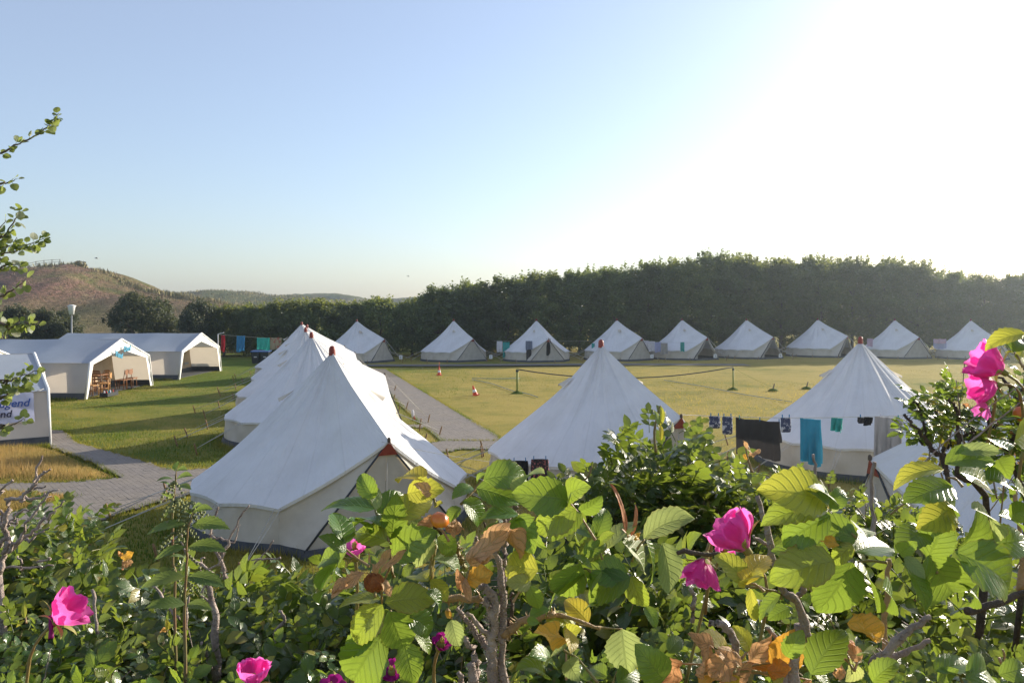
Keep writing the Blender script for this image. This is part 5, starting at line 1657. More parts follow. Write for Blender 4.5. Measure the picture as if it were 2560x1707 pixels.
# --- near bush in the middle
bC = Bush('nearest rose bush in the middle, large leaves on grey prickly stems', 1150, 1600, .82, 3)
bC.mass = []
dC = .75
HL = [
 ([(430, 570), (360, 430), (330, 350)], [(330, 345, 10, 318), (325, 270, 235, 112), (340, 350, 340, 195, PALE, .4), (400, 480, 210, 400)]),
 ([(440, 590), (500, 480), (620, 330)], [(345, 370, 545, 252), (465, 400, 695, 285), (440, 560, 385, 320), (448, 545, 478, 295, None, .5), (450, 665, 692, 520)]),
 ([(290, 745), (190, 680), (120, 620)], [(112, 590, 60, 385), (130, 640, -25, 545), (130, 640, 30, 810), (415, 565, 215, 500), (300, 520, 180, 410)]),
 ([(935, 310), (1010, 230), (1100, 135)], [(1095, 135, 1385, 105), (1045, 195, 1315, 275), (1050, 160, 1095, 95), (1010, 185, 900, 245), (950, 285, 1090, 435), (930, 330, 845, 420)]),
 ([(1880, 560), (1780, 400), (1690, 285)], [(1690, 275, 1362, 235), (1745, 345, 1485, 478), (1690, 270, 1775, 185), (1775, 355, 1908, 288), (1785, 370, 1605, 525), (1765, 270, 1785, 195, PALE, .4)]),
 ([(1930, 700), (1870, 540)], [(1870, 540, 1725, 455), (1800, 670, 1930, 585), (1900, 600, 1990, 520)]),
 ([(1260, 480), (1340, 380)], [(1340, 230, 1465, 68, PALE), (1340, 380, 1108, 395), (1330, 390, 1420, 600), (1345, 400, 1470, 640), (1240, 440, 1130, 590)]),
 ([(760, 330), (730, 230)], [(560, 235, 770, 200, YEL), (690, 140, 498, 102, YEL), (720, 250, 620, 170, DRY), (745, 330, 790, 300, YEL)]),
 ([(720, 830), (740, 560)], [(740, 560, 545, 425, PALE), (740, 560, 615, 722, PALE), (745, 690, 940, 800, PALE), (770, 540, 895, 645), (705, 850, 610, 800, YEL), (720, 840, 830, 960, YEL)]),
 ([(1300, 1000), (1410, 880)], [(1480, 770, 1252, 735, YEL, .75), (1420, 880, 1480, 1025), (1430, 870, 1285, 860, PALE), (1420, 1100, 1535, 1040), (1400, 1120, 1470, 1140)]),
 ([(1880, 840), (1800, 760)], [(1775, 730, 1610, 925), (1800, 800, 1530, 1038), (1930, 780, 1830, 940), (1860, 760, 1760, 680)]),
 ([(460, 700), (385, 880), (380, 1010)], [(370, 975, 120, 1000), (385, 1015, 190, 1250), (400, 1000, 710, 965), (430, 1060, 525, 1295), (540, 1085, 735, 1200), (690, 930, 800, 1040)]),
 ([(440, 1060), (420, 1180)], [(385, 1225, 165, 1560, None, .72), (535, 1275, 600, 1535), (330, 1240, 130, 1330), (600, 1220, 720, 1330)]),
 ([(840, 1050), (870, 1120)], [(870, 1120, 915, 1300, PALE), (860, 1110, 830, 1060, ORA)]),
 ([(1900, 1568), (1760, 1400), (1665, 1340), (1670, 1290)], [(1640, 1260, 1495, 1215, ORA, .45), (1690, 1190, 1715, 1320, YEL), (1680, 1310, 1545, 1405, PALE), (1690, 1405, 1745, 1515, PALE)]),
 ([(160, 700), (60, 720)], [(80, 720, -60, 860), (90, 700, -70, 700), (40, 900, -70, 960)]),
]
for ra, lf in HL:
    bC.hero_leaf(z6, dC, ra, lf)
HL7 = [
 ([(2050, 760), (2130, 620)], [(2125, 615, 2372, 470, PALE, .66), (2140, 625, 2190, 850), (2240, 640, 2300, 925, PALE, .45), (1990, 640, 2140, 785, PALE), (1895, 680, 2060, 515, PALE), (1830, 600, 1885, 445), (1880, 620, 1745, 745), (1720, 640, 1880, 690)]),
 ([(2100, 980), (2035, 860)], [(2030, 850, 1765, 800), (2040, 860, 1790, 980), (2045, 850, 2125, 1035), (1720, 790, 1570, 935), (1860, 1010, 1760, 1050)]),
 ([(1700, 1150), (1850, 1170), (1990, 1180)], [(1990, 1180, 2020, 1418, PALE, .85), (1780, 1140, 1650, 1000, YEL), (1700, 1160, 1560, 1110, YEL)]),
 ([(1640, 1500), (1640, 1310)], [(1640, 1260, 1690, 1180, YEL), (1500, 1480, 1390, 1400), (1560, 1420, 1460, 1330)]),
 ([(1930, 1519), (1980, 1430)], [(1960, 1519, 2080, 1430), (1900, 1480, 1800, 1420), (2250, 1500, 2120, 1330), (2280, 1330, 2352, 1240), (2130, 1040, 2200, 1150), (2280, 1090, 2340, 1000)]),
]
HL7.append(([(2040, 680), (2030, 590)], [(2010, 600, 1962, 325, 'sepal_red', .16), (2045, 600, 2085, 435, 'sepal_red', .17), (2030, 610, 2000, 560, 'sepal_red', .3), (2060, 620, 2100, 590, 'leaf_orange', .4)]))
for ra, lf in HL7:
    bC.hero_leaf(c7, dC + .05, ra, lf)
for k, (P, r0, r1, mt, th) in enumerate([
    ([(1165, 1640), (1160, 1400), (1150, 1250), (1185, 1050), (1130, 930), (1075, 870)], .0068, .0040, 'twig_grey', 1), ([(1260, 1640), (1215, 1360), (1230, 1100), (1235, 900), (1195, 700), (1150, 560)], .0052, .0032, 'twig_grey', 1),
    ([(1235, 880), (1245, 740), (1240, 600)], .0034, .0030, 'twig_grey', 0), ([(1130, 1320), (1050, 1230), (980, 1120), (905, 1040)], .0042, .0024, 'twig_grey', 1), ([(1125, 1240), (1050, 1150), (975, 1070)], .0034, .0018, 'twig_grey', 0),
    ([(1220, 1230), (1330, 1160), (1470, 1090), (1600, 1080)], .0052, .0042, 'peach_stem', 1), ([(1240, 490), (1240, 400), (1235, 325)], .0038, .0036, 'twig_grey', 0), ([(1285, 480), (1275, 410), (1265, 355)], .0030, .0026, 'twig_grey', 0),
    ([(1240, 600), (1250, 500), (1310, 470), (1312, 350), (1290, 280), (1240, 120)], .0030, .0014, 'twig_grey', 1), ([(970, 1250), (1010, 1330), (1045, 1450), (1040, 1640)], .0030, .0042, 'twig_grey', 0), ([(1295, 940), (1290, 1100), (1260, 1190)], .0022, .0020, 'twig_dark', 0),
    ([(920, 1490), (960, 1600)], .0030, .0040, 'twig_grey', 0), ([(1010, 1430), (1030, 1640)], .0050, .0060, 'twig_grey', 1), ([(740, 560), (735, 690), (715, 840)], .0024, .0030, 'cane_green', 0), ([(900, 600), (930, 680), (970, 760)], .0030, .0026, 'cane_green', 1),
    ([(1090, 430), (1098, 510)], .0012, .0012, 'twig_dark', 0), ([(740, 480), (860, 570)], .0020, .0016, 'twig_dark', 0), ([(1080, 985), (960, 970), (800, 960), (720, 900)], .0050, .0030, 'peach_stem', 1), ([(1600, 1080), (1720, 1110), (1914, 1180)], .0026, .0020, 'peach_stem', 0),
    ([(470, 840), (430, 700), (440, 560)], .0022, .0018, 'cane_green', 0), ([(1160, 1160), (1120, 1050), (1110, 960)], .0040, .003, 'twig_grey', 1), ([(1055, 545), (1025, 570), (1040, 610)], .0022, .0016, 'twig_grey', 0)]):
    bC.cane([W(*z6(*p), dC + .03 + .006 * (k % 4)) for p in P], r0, r1, mt, 'branch', bool(th), .0012, 40 + k, 9)
for k, px in enumerate((1235, 1268, 1190)):
    tp = W(px, 1735, dC + .04)
    bC.cane([(tp.x, tp.y + .1, bC.o.z - .02), tp.lerp(Vector((tp.x, tp.y + .1, bC.o.z)), .4), tp], .010, .007, 'twig_grey', 'branch', True, .002, 80 + k, 9)
# withered flower base with curled sepals, ripening hip, dry leaves
bC.hero_leaf(z6, dC - .02, [(330, 960), (340, 880)], [(300, 800, 30, 930, DRY, .28), (310, 790, 290, 660, DRY, .18), (370, 800, 530, 640, DRY, .16), (340, 800, 420, 640, DRY, .2), (120, 820, 40, 950, DRY, .4), (380, 880, 440, 920, DRY, .3)])
bC.hero_leaf(z6, dC, [(850, 570), (770, 480)], [(770, 420, 650, 450, DRY, .4), (830, 500, 935, 450, DRY, .8), (880, 540, 900, 430, DRY, .5)])
bC.hero_leaf(z6, dC - .01, [(960, 880), (1010, 730), (1130, 600)], [(1000, 740, 1230, 480, DRY, .36), (1240, 480, 1350, 640, DRY, .5), (990, 720, 1140, 680, DRY, .3), (980, 860, 1130, 800, ORA, .9), (910, 760, 980, 960, DRY, .3), (940, 850, 1000, 960, DRY, .3)])
def blob(bush, name, px, py, d, r_, mat, squash=1.0, seed=0):
    rr = np.random.default_rng(seed)
    b = MB().lathe([(.001, -1), (.5, -.86), (.86, -.5), (1, 0), (.86, .5), (.5, .86), (.25, .98), (.001, 1.0)], 12)
    V = np.concatenate(b.V) * r_; V[:, 2] *= squash; V += rr.normal(0, .03 * r_, V.shape); b.V = [V]
    return ob(name, b.mesh(name, M[mat]), bush.root, loc=tuple(W(px, py, d) - bush.o), rot=(.4, .3, 0))
blob(bC, 'withered_flower', *z6(325, 860), dC - .03, .0092, 'hip_brown', .95, 1)
blob(bC, 'rose_hip', *z6(785, 420), dC - .02, .0085, 'hip', .7, 2)
bC.flower(*z6(190, 660), .92, .016, (0, -.3, .8), .3, 4, sep=False, seed=5)
bC.flower(*z6(450, 1490), 1.06, .014, (0, -.5, .6), .6, 5, mat='petal_deep', sep=False, seed=6)
bC.flower(*z6(790, 1300), .95, .014, (.2, -.5, .6), .2, 4, mat='petal_deep', sep=False, seed=7)
profC = [(780, 1490), (900, 1440), (1100, 1420), (1300, 1430), (1500, 1440), (1720, 1470)]
bC.patch(profC, 1770, 1.45, 1.0, 75, .85, 7, .05, .14, canes=6)
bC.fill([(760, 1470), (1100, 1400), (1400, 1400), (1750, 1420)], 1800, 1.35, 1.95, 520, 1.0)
bC.finish(200)

# --- bush in the middle distance before the middle tent
bD = Bush('dense rose bush rising before the middle bell tent', 1680, 1350, 2.0, 4)
bD.mass = []
profD = [(1425, 1190), (1460, 1150), (1520, 1110), (1565, 1042), (1620, 1034), (1660, 1046), (1710, 1064), (1760, 1096), (1850, 1120), (1920, 1150), (1950, 1200)]
bD.patch(profD, 1330, 1.95, 1.75, 84, 1.15, 7, .03, .10, .4, canes=18)
bD.patch([(1380, 1330), (1600, 1300), (1930, 1300)], 1520, 1.75, 1.5, 42, 1.1, 7, .04, .1, canes=4)
bD.fill([(1480, 1180), (1600, 1120), (1880, 1180)], 1560, 1.95, 2.3, 420, .95)
for k, (P, m_) in enumerate([([(1640, 1130), (1636, 1080), (1648, 1020), (1652, 1016)], 'cane_green'), ([(1450, 1210), (1470, 1190), (1480, 1165)], 'cane_green'), ([(1880, 1180), (1868, 1140), (1864, 1115)], 'peach_stem')]):
    bD.cane([W(x, y, 1.8) for x, y in P], .004, .002, m_, wob=0, seed=k)
bD.hero_leaf(lambda x, y: (x, y), 1.7, [(1655, 1060), (1650, 1030)], [(1650, 1062, 1656, 1024, YEL, .3), (1646, 1062, 1640, 1030, PALE, .3), (1652, 1100, 1650, 1060, YEL, .3)])
bD.hero_leaf(lambda x, y: (x, y), 1.7, [(1878, 1140), (1868, 1110)], [(1872, 1140, 1864, 1105, DRY, .2), (1880, 1142, 1900, 1125, DRY, .3), (1868, 1150, 1860, 1135, ORA, .4)])
bD.finish()

# --- low bush between the towel tent and the right edge tent
bE = Bush('low small-leaved rose bush under the turquoise towel', 2130, 1420, 2.3, 5)
bE.mass = []
bE.patch([(1955, 1170), (2010, 1150), (2075, 1148), (2120, 1205), (2200, 1195), (2290, 1235), (2420, 1260)], 1470, 2.5, 1.95, 85, .85, 7, .08, .12, canes=18)
bE.fill([(1950, 1280), (2420, 1330)], 1560, 2.1, 2.5, 380, .95)
bE.cane([W(*z8(*p), 1.5) for p in [(395, 1600), (370, 1350), (365, 1150), (390, 1010)]], .0048, .0038, 'twig_grey', 'bare_twig', False, .001, 3)
bE.cane([W(*c8(*p), 1.6) for p in [(890, 470), (880, 380), (872, 300)]], .0038, .003, 'twig_grey', 'bare_twig', False, .001, 4)
bE.finish()

# --- near bush on the right
bF = Bush('near rose bush at the right with the largest fresh green leaves', 2200, 1500, .78, 6)
bF.mass = []
dF = .70
HR = [
 ([(1110, 760), (1030, 690), (960, 620)], [(945, 605, 632, 645, None, .5), (935, 555, 645, 488, YEL), (800, 465, 935, 545), (965, 600, 1035, 495), (965, 640, 722, 778), (1115, 765, 845, 690, None, .55), (980, 620, 905, 470, PALE, .3)]),
 ([(1100, 830), (980, 885)], [(975, 880, 695, 828), (985, 890, 682, 970), (1090, 800, 985, 895), (1010, 800, 900, 770, ORA, .4)]),
 ([(1280, 900), (1180, 890), (1090, 900)], [(1085, 898, 935, 1150, None, .78), (1105, 920, 1250, 1118, None, .72), (1255, 1040, 1318, 1138), (1100, 840, 1285, 800), (1060, 820, 1000, 760, PALE, .4), (1170, 760, 1110, 690, PALE)]),
 ([(1700, 480), (1620, 430)], [(1595, 385, 1330, 440, YEL, .5), (1645, 480, 1425, 535, None, .55), (1600, 350, 1840, 325), (1670, 285, 1880, 280, PALE, .45), (1900, 330, 1935, 400), (1680, 400, 1840, 462), (1830, 440, 1975, 475, None, .8)]),
 ([(1560, 740), (1640, 620)], [(1640, 590, 1495, 690, YEL), (1590, 560, 1670, 610), (1485, 715, 1365, 810), (1510, 875, 1600, 680, None, .72), (1660, 830, 1810, 630, None, .66)]),
 ([(1560, 960), (1520, 880)], [(1510, 860, 1660, 1085, None, .8), (1360, 900, 1510, 1125), (1380, 865, 1475, 965, PALE, .5), (1350, 850, 1420, 800)]),
 ([(1740, 860), (1660, 830)], [(1660, 840, 1990, 1030, None, .62), (1840, 805, 2060, 775), (1690, 1010, 1785, 1115), (1750, 600, 1910, 725, PALE), (1900, 640, 2060, 730), (1990, 480, 2060, 570), (1960, 640, 2080, 600)]),
 ([(1000, 1500), (900, 1440)], [(860, 1520, 1015, 1290), (870, 1500, 960, 1568), (720, 1420, 800, 1300), (1060, 1235, 1245, 1285, ORA, .5), (1200, 1560, 1320, 1450)]),
 ([(1700, 1568), (1650, 1500)], [(1545, 1500, 1745, 1458), (1720, 1545, 1860, 1480), (1900, 1520, 2050, 1480), (1560, 1560, 1650, 1500), (1800, 1568, 1700, 1500)]),
 ([(600, 1060), (500, 1020)], [(500, 1022, 360, 865, YEL, .6), (500, 1020, 592, 870, YEL, .66), (490, 1040, 560, 960, YEL), (690, 1080, 570, 1205), (740, 1150, 640, 1200), (520, 1040, 548, 1215, YEL, .3), (800, 1100, 860, 1140)]),
 ([(1960, 300), (2000, 240)], [(1985, 230, 2080, 130), (1960, 280, 1850, 210), (2000, 260, 2080, 250)]),
]
for ra, lf in HR:
    bF.hero_leaf(c8, dF, ra, lf)
bF.hero_leaf(c5, .88, [(2060, 560), (1990, 440)], [(2080, 300, 1795, 370, YEL, .5), (1985, 430, 1885, 340, None, .6), (1990, 440, 2075, 340), (1995, 470, 2090, 500, YEL), (1990, 450, 1925, 440, YEL)])
for k, (P, r0, r1, mt, th) in enumerate([
    ([(850, 1330), (780, 1130), (700, 1040), (640, 850), (600, 660), (560, 530)], .0056, .0024, 'twig_grey', 0), ([(660, 900), (610, 810), (540, 750)], .0028, .002, 'twig_grey', 0), ([(800, 930), (810, 1050), (765, 1120)], .0034, .003, 'twig_grey', 0),
    ([(190, 1040), (205, 1130), (200, 1230)], .0026, .0030, 'twig_grey', 0), ([(120, 840), (300, 850), (430, 865)], .0030, .0024, 'twig_dark', 0), ([(710, 1600), (735, 1500), (775, 1415)], .0036, .0028, 'twig_grey', 0),
    ([(445, 1600), (435, 1350), (400, 1270), (350, 1235), (305, 1240)], .0045, .0040, 'twig_grey', 0), ([(620, 1265), (660, 1310), (710, 1370)], .0022, .003, 'twig_grey', 0), ([(1200, 1480), (1300, 1370), (1400, 1280), (1520, 1200)], .0070, .0030, 'twig_grey', 1),
    ([(1250, 1430), (1380, 1400), (1520, 1330)], .0045, .0026, 'twig_grey', 0), ([(1720, 1170), (1900, 1130), (2080, 1040)], .0048, .0036, 'twig_dark', 0), ([(1270, 1440), (1270, 1250), (1280, 1050), (1290, 880)], .0045, .0028, 'peach_stem', 0),
    ([(700, 1100), (660, 1060), (500, 1030)], .0022, .0016, 'cane_green', 0), ([(800, 1240), (780, 1400), (760, 1600)], .006, .007, 'twig_grey', 0), ([(1900, 1430), (1950, 1500), (1920, 1380)], .002, .001, 'peach_stem', 0), ([(2020, 1060), (2030, 830), (1990, 500)], .004, .002, 'peach_stem', 0)]):
    bF.cane([W(*c8(*p), dF + .08 + .01 * (k % 4)) for p in P], r0, r1, mt, 'branch', bool(th), .001, 60 + k, 8)
for k, px in enumerate((1990, 2200, 2480)):
    tp = W(px, 1730, dF + .08)
    bF.cane([(tp.x, tp.y + .12, bF.o.z - .02), tp.lerp(Vector((tp.x, tp.y + .12, bF.o.z)), .4), tp], .009, .006, 'twig_grey', 'branch', False, .002, 90 + k, 9)
bF.flower(*m7(1250, 420), .98, .050, (-.6, .1, .75), .10, 6, seed=11)
bF.flower(*m7(900, 500), 1.02, .040, (-.25, -.35, -.75), .18, 6, seed=12)
bF.flower(*m7(1040, 480), 1.06, .018, (.2, -.3, .5), .2, 4, sep=False, seed=13)
# withered orange-brown clump low in the middle right
for k in range(26):
    x, y = bF.r.normal(1220, 190), bF.r.normal(1400, 110)
    a = bF.r.uniform(0, 6.28); l = bF.r.uniform(140, 290)
    bF.hero_leaf(m7, .80 + bF.r.uniform(-.03, .05), [(1150, 1480), (x, y)], [(x, y, x + l * math.cos(a), y + l * math.sin(a), [DRY, DRY, DRY, ORA, YEL][k % 5], bF.r.uniform(.4, .8))])
for k in range(7):
    x, y = bF.r.normal(1080, 50), bF.r.normal(1390, 60)
    a = bF.r.uniform(0, 6.28); l = bF.r.uniform(60, 120)
    bF.hero_leaf(c8, .84, [(1100, 1500), (x, y)], [(x, y, x + l * math.cos(a), y + l * math.sin(a), [DRY, PALE][k % 2], .6)])
bF.patch([(1700, 1520), (1900, 1500), (2100, 1480), (2240, 1600), (2450, 1620), (2620, 1500), (2900, 1400)], 1780, 1.4, 1.0, 95, .85, 7, .05, .14, canes=6)
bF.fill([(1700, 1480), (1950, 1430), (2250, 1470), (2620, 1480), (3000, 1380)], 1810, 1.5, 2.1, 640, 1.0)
bF.finish(200)

# --- tall twiggy bush at the right edge
bG = Bush('tall dark-twigged rose bush at the right edge with big pink flowers', 2480, 1250, 1.45, 7)
bG.mass = []
dG = 1.36
bG.patch([(2345, 935), (2365, 915), (2400, 915), (2425, 945)], 985, dG, dG + .05, 15, .50, 6, .04, .06, .4, canes=0)
bG.patch([(2430, 985), (2470, 965), (2530, 950), (2620, 900)], 1050, dG, dG + .05, 13, .55, 6, .1, .06, .5, canes=0)
bG.patch([(2530, 880), (2640, 860)], 960, dG - .1, dG, 4, .7, 6, .1, .06, .5, canes=0)
bG.patch([(2330, 1020), (2480, 1040)], 1070, dG + .05, dG + .1, 4, .45, 5, .1, .06, .5, canes=0)
bG.patch([(2540, 1060), (2640, 1000)], 1180, dG, dG + .1, 5, .6, 6, .2, .06, .5, canes=0)
for k, (P, r0, r1) in enumerate([([(980, 1500), (880, 1020), (810, 930), (740, 840), (680, 770), (600, 670)], .0058, .0026), ([(800, 920), (760, 870), (735, 720), (690, 580), (650, 640)], .004, .002), ([(900, 1100), (885, 950), (870, 820), (840, 690), (760, 560)], .0056, .0024),
                                 ([(980, 1100), (985, 850), (975, 670), (920, 560)], .005, .0024), ([(985, 850), (1060, 810), (1180, 805), (1270, 750)], .0045, .002), ([(1060, 810), (1060, 700), (1020, 600)], .003, .002), ([(1180, 805), (1190, 700), (1150, 640)], .003, .002),
                                 ([(1450, 760), (1400, 700), (1370, 500), (1310, 430), (1240, 380)], .006, .0022), ([(1460, 740), (1400, 715), (1290, 680), (1200, 650)], .005, .0025), ([(1390, 690), (1440, 500), (1480, 380)], .004, .003), ([(1480, 1300), (1350, 950), (1370, 880), (1450, 760)], .006, .005),
                                 ([(700, 850), (740, 880)], .0025, .004), ([(720, 640), (650, 640)], .002, .0012), ([(940, 860), (920, 900), (890, 920)], .0022, .003), ([(1420, 280), (1460, 350)], .003, .003), ([(1100, 1000), (1080, 850), (1080, 760)], .003, .002)]):
    bG.cane([W(*z8(*p), dG + .04 * (k % 3)) for p in P], r0, r1, 'twig_dark', 'branch', k < 5, .0018, 120 + k, 7)
gb = W(2470, 1330, dG + .1)
bG.cane([(gb.x, gb.y + .15, bG.o.z - .02), (gb.x, gb.y + .1, (gb.z + bG.o.z) / 2), gb, W(*z8(980, 1100), dG)], .011, .006, 'twig_dark', 'branch', False, .003, 140, 8)
bG.cane([(gb.x + .1, gb.y + .15, bG.o.z - .02), (gb.x + .08, gb.y + .1, (gb.z + bG.o.z) / 2), W(*z8(1480, 1300), dG)], .010, .006, 'twig_dark', 'branch', False, .003, 141, 8)
bG.flower(2505, 928, 1.24, .052, (-.7, .15, .45), .16, 6, seed=21)
bG.flower(2490, 962, 1.26, .042, (-.9, -.1, -.12), .22, 5, seed=22)
bG.flower(2462, 1010, 1.27, .022, (-.5, -.3, -.5), .15, 3, sep=False, seed=23)
blob(bG, 'rose_hip', *z8(1440, 670), dG - .03, .014, 'hip', .9, 5)
bG.finish(260)

# ------------------------------------------------------------------ dead shrub at the left edge
dd = thing('dead_shrub', 'leafless grey branches at the left edge above the rose leaves', 'dead shrub', loc=(W(20, 1400, 1.6).x, 1.65, 2.08))
do_ = dd.location.copy()
for k, (P, r0, r1) in enumerate([([(-20, 1600), (20, 1480), (70, 1250), (80, 950), (130, 690), (240, 655), (430, 500), (480, 330), (555, 100)], .0075, .0022), ([(440, 470), (500, 400), (560, 320), (650, 270)], .004, .0018), ([(400, 540), (500, 520), (600, 490)], .0035, .0015),
                                 ([(250, 660), (450, 660), (560, 610), (690, 550)], .0045, .002), ([(90, 1330), (260, 1180), (330, 1020), (490, 800), (620, 620), (780, 540)], .0042, .0016), ([(60, 1380), (330, 1170), (520, 980), (700, 830), (840, 690)], .0055, .0018),
                                 ([(-40, 660), (50, 540), (150, 410)], .004, .002), ([(90, 980), (250, 850), (400, 780), (540, 740)], .0034, .0012), ([(330, 1200), (460, 1150), (540, 1080), (640, 1030)], .0034, .0014), ([(130, 690), (80, 650)], .0035, .003), ([(250, 680), (290, 710)], .004, .002),
                                 ([(-30, 1300), (60, 1200), (70, 1100)], .006, .004), ([(100, 1280), (110, 1200), (90, 1120)], .0025, .0015), ([(620, 640), (680, 630)], .002, .001), ([(0, 1545), (400, 1560), (700, 1530)], .003, .002), ([(480, 1500), (580, 1460), (660, 1430)], .003, .002),
                                 ([(270, 1568), (290, 1480), (230, 1410)], .003, .002), ([(0, 1000), (30, 880), (20, 820)], .004, .003), ([(100, 1000), (160, 970), (240, 965)], .004, .003)]):
    b = MB()
    stem(b, [W(*zd(*p), 1.5 + .03 * (k % 4)) - do_ for p in P], r0, r1, 7, .0022, 160 + k)
    ob('branch', b.mesh('branch', M['twig_grey']), dd)
b = MB(); q = W(-5, 1430, 1.52) - do_
stem(b, [(q.x, q.y + .05, 0), (q.x + .02, q.y + .03, q.z * .5), q], .012, .009, 8, .003, 199)
ob('branch', b.mesh('branch', M['twig_grey']), dd)

# ------------------------------------------------------------------ nettle
nt_ = thing('nettle', 'tall stinging nettle with toothed leaves standing among the roses', 'nettle', loc=(W(440, 1600, 1.3).x, 1.3, 2.05))
no = nt_.location.copy()
def nettle_leaf(a, t, seed):
    V, Q, U = leaflet_arrays(1, .42, 20, 2, .25, .8, .11, seed, .1, .0, 1.0)
    return mk('nettle_blade', V, Q, UV=U, mat=M['nettle_leaf'])
NL = [nettle_leaf(0, 0, s) for s in range(4)]
stems = [([(1195, 1400), (1195, 1000), (1205, 760), (1215, 580), (1245, 470)], 1.30, .0040), ([(1135, 1100), (1120, 800), (1115, 560), (1115, 420), (1130, 300), (1140, 190)], 1.36, .0034)]
for k, (P, d, r0) in enumerate(stems):
    b = MB()
    g = W(*c6(*P[0]), d)
    stem(b, [Vector((g.x, g.y, no.z)) - no, (Vector((g.x, g.y, no.z)) - no).lerp(g - no, .6)] + [W(*c6(*p), d) - no for p in P], r0, .0012, 6, .0006, k)
    ob('stem', b.mesh('nettle_stem', M['nettle_stem']), nt_)
NLS = [(1200, 540, 940, 585, 1.30), (1240, 545, 1470, 545, 1.30), (1200, 690, 985, 760, 1.29), (1215, 690, 1450, 690, 1.30), (1190, 880, 900, 930, 1.27), (1215, 880, 1440, 920, 1.27), (1120, 250, 1015, 250, 1.36), (1140, 250, 1230, 215, 1.36), (1115, 310, 1045, 260, 1.35), (1140, 300, 1230, 300, 1.36),
       (1130, 200, 1075, 175, 1.36), (1140, 195, 1200, 180, 1.36), (1140, 190, 1135, 130, 1.36), (1195, 1060, 940, 1060, 1.26), (1210, 1060, 1360, 1075, 1.26), (1110, 380, 1040, 330, 1.35), (1120, 440, 1060, 490, 1.35), (1230, 470, 1290, 400, 1.30), (1250, 460, 1360, 430, 1.30), (1235, 480, 1180, 440, 1.30),
       (1115, 640, 1065, 620, 1.35), (1120, 660, 1190, 640, 1.35), (1125, 860, 1000, 900, 1.34), (1200, 760, 1100, 740, 1.31)]
r = np.random.default_rng(5)
for k, (bx, by, tx, ty, d) in enumerate(NLS):
    a = W(*c6(bx, by), d) - no; t = W(*c6(tx, ty), d - .02) - no
    ob('leaf', NL[k % 4], nt_, M=Matrix.Translation(a) @ frame(t - a, Vector((r.normal(0, .2), -.45, .9))).to_4x4() @ Matrix.Scale((t - a).length * 1.05, 4))
for k, (x, y) in enumerate([(1245, 500), (1200, 560), (1230, 450), (1120, 400), (1150, 380), (1210, 920), (1125, 270), (1270, 440), (1125, 600), (1195, 740), (1240, 400)]):
    b = MB()
    c = W(*c6(x, y), 1.32) - no
    for j in range(4):
        dn = Vector((r.normal(0, 1), r.normal(0, 1), -.3)).normalized()
        for i in range(7):
            q = c + dn * (.004 * i) + Vector((0, 0, -.0006 * i * i))
            b.box(q, (.0034, .0034, .0034), Matrix.Rotation(r.uniform(0, 3), 3, 'X'))
    ob('flower_tassel', b.mesh('flower_tassel', M['nettle_flower'], False), nt_)

# ------------------------------------------------------------------ poplar at the left edge
pp = thing('young_poplar', 'leafy poplar branches reaching in from the left edge', 'tree', loc=(-2.55, 2.75, float(ground_z(-2.5, 2.75)) - .02))
po = pp.location.copy()
b = MB(); stem(b, [(0, 0, 0), (.05, .02, .8), (-.03, 0, 1.7), (.02, 0, 2.6), (.0, 0, 3.3)], .035, .012, 9, .004, 1)
ob('trunk', b.mesh('trunk', M['bark']), pp)
def poplar_leaf(seed):
    V, Q, U = leaflet_arrays(1, .92, 10, 2, .18, .4, .09, seed, .2, .01, .62)
    pet = MB().tube([(-.45, 0, .05), (-.2, 0, 0), (0, 0, 0)], .02, 4, False)
    pet.add(V, Q, UV=U)
    return pet.mesh('poplar_leaf', M['poplar_leaf'])
PL = [poplar_leaf(s) for s in range(5)]
r = np.random.default_rng(12)
def pz(x, y): return x * .3829, 260 + y * .3829
def pc(x, y): return x * .3443, 600 + y * .3443
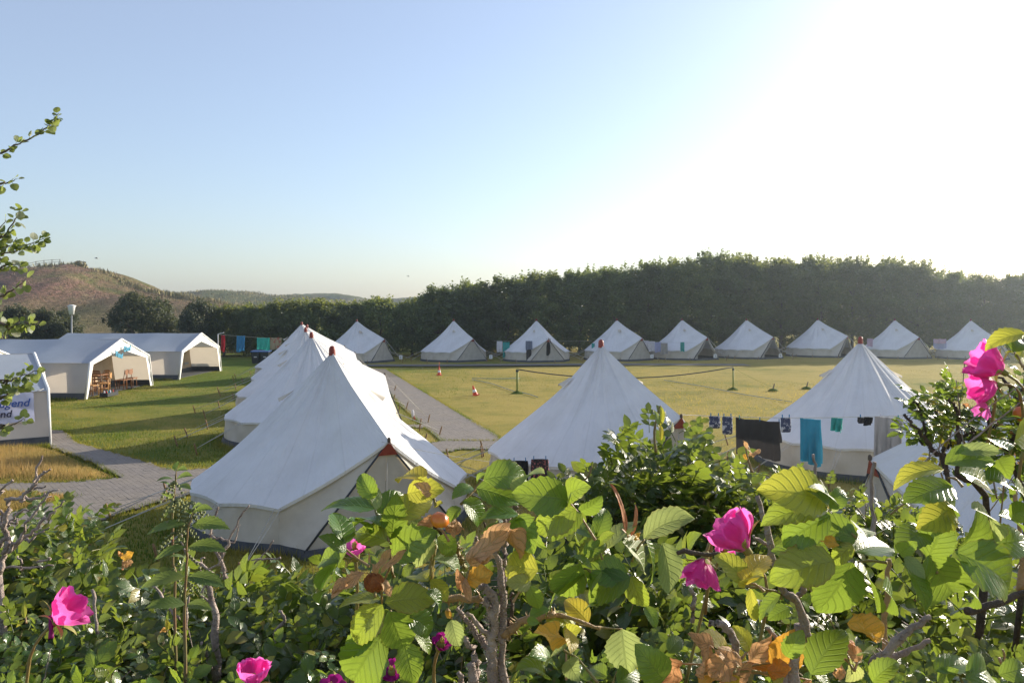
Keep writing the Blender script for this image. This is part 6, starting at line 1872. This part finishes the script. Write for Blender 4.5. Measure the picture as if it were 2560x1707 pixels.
BR = [(pz, [(-180, 380), (0, 320), (130, 260), (230, 215), (310, 150), (385, 60)], 40, 2.75, 1.0), (pz, [(-120, 560), (0, 525), (60, 510), (110, 490)], 12, 2.75, 1.0), (pz, [(-150, 900), (0, 880), (70, 800), (120, 720), (130, 680)], 30, 2.7, 1.0), (pz, [(-150, 1080), (0, 1000), (120, 945), (200, 910), (285, 880)], 42, 2.7, 1.0),
      (pz, [(-150, 1150), (0, 1070), (80, 1050), (150, 1060)], 22, 2.7, 1.0), (pz, [(-120, 1290), (20, 1250), (120, 1190), (160, 1150)], 20, 2.65, 1.0), (pz, [(-150, 1450), (20, 1460), (120, 1430), (240, 1440)], 34, 2.6, 1.0), (pc, [(-150, 650), (60, 640), (180, 600), (270, 610)], 10, 2.6, 1.0),
      (pc, [(-150, 1060), (30, 1040), (120, 1000), (200, 970), (280, 945)], 30, 2.6, 1.0), (pc, [(-150, 1180), (0, 1150), (90, 1090), (190, 1060)], 26, 2.6, 1.0), (pc, [(-150, 1390), (0, 1365), (90, 1345), (150, 1310), (185, 1300)], 12, 2.6, 1.0), (pz, [(-150, 850), (-20, 820), (40, 760)], 14, 2.7, 1.0), (pz, [(-150, 980), (-10, 950), (60, 930), (110, 870)], 20, 2.7, 1.0)]
for k, (fn, P, n, d, s) in enumerate(BR):
    b = MB()
    WP = [W(*fn(*p), d) - po for p in P]
    root_ = Vector((0.0, 0.0, max(.3, WP[0].z - .25)))
    out = stem(b, [root_] + WP, .0055, .0010, 6, .002, 20 + k)
    br = ob('branch', b.mesh('branch', M['bark']), pp)
    kk = len(out)
    for j in range(n):
        i = int(r.uniform(.28, .999) * (kk - 1))
        base_ = out[i].lerp(out[i + 1], r.random())
        dr = Vector((r.normal(.35, .8), r.normal(-.1, .7), r.normal(.0, .8)))
        nz = Vector((r.normal(0, .5), -.5 + r.normal(0, .4), .8))
        sz = r.uniform(.016, .030) * s
        ob('leaf', PL[int(r.integers(0, 5))], br, M=Matrix.Translation(base_ + dr.normalized() * sz * .4) @ frame(dr, nz).to_4x4() @ Matrix.Scale(sz, 4))

# ------------------------------------------------------------------ haze: the sea air of the camp
hz = MB().box((30, 252, 8.5), (700, 544, 21)).mesh('haze', None, False)
hm = bpy.data.materials.new('sea_air'); hm.use_nodes = True
hn = hm.node_tree; hn.nodes.clear()
ho = hn.nodes.new('ShaderNodeOutputMaterial'); hv = hn.nodes.new('ShaderNodeVolumePrincipled')
hv.inputs['Color'].default_value = (.76, .88, 1.0, 1)
hv.inputs['Density'].default_value = .00066
hv.inputs['Anisotropy'].default_value = .75
hn.links.new(hv.outputs[0], ho.inputs['Volume'])
hz.materials.append(hm)
tag(ob('haze', hz), 'pale sea haze brightening towards the low sun', 'haze', kind='stuff')
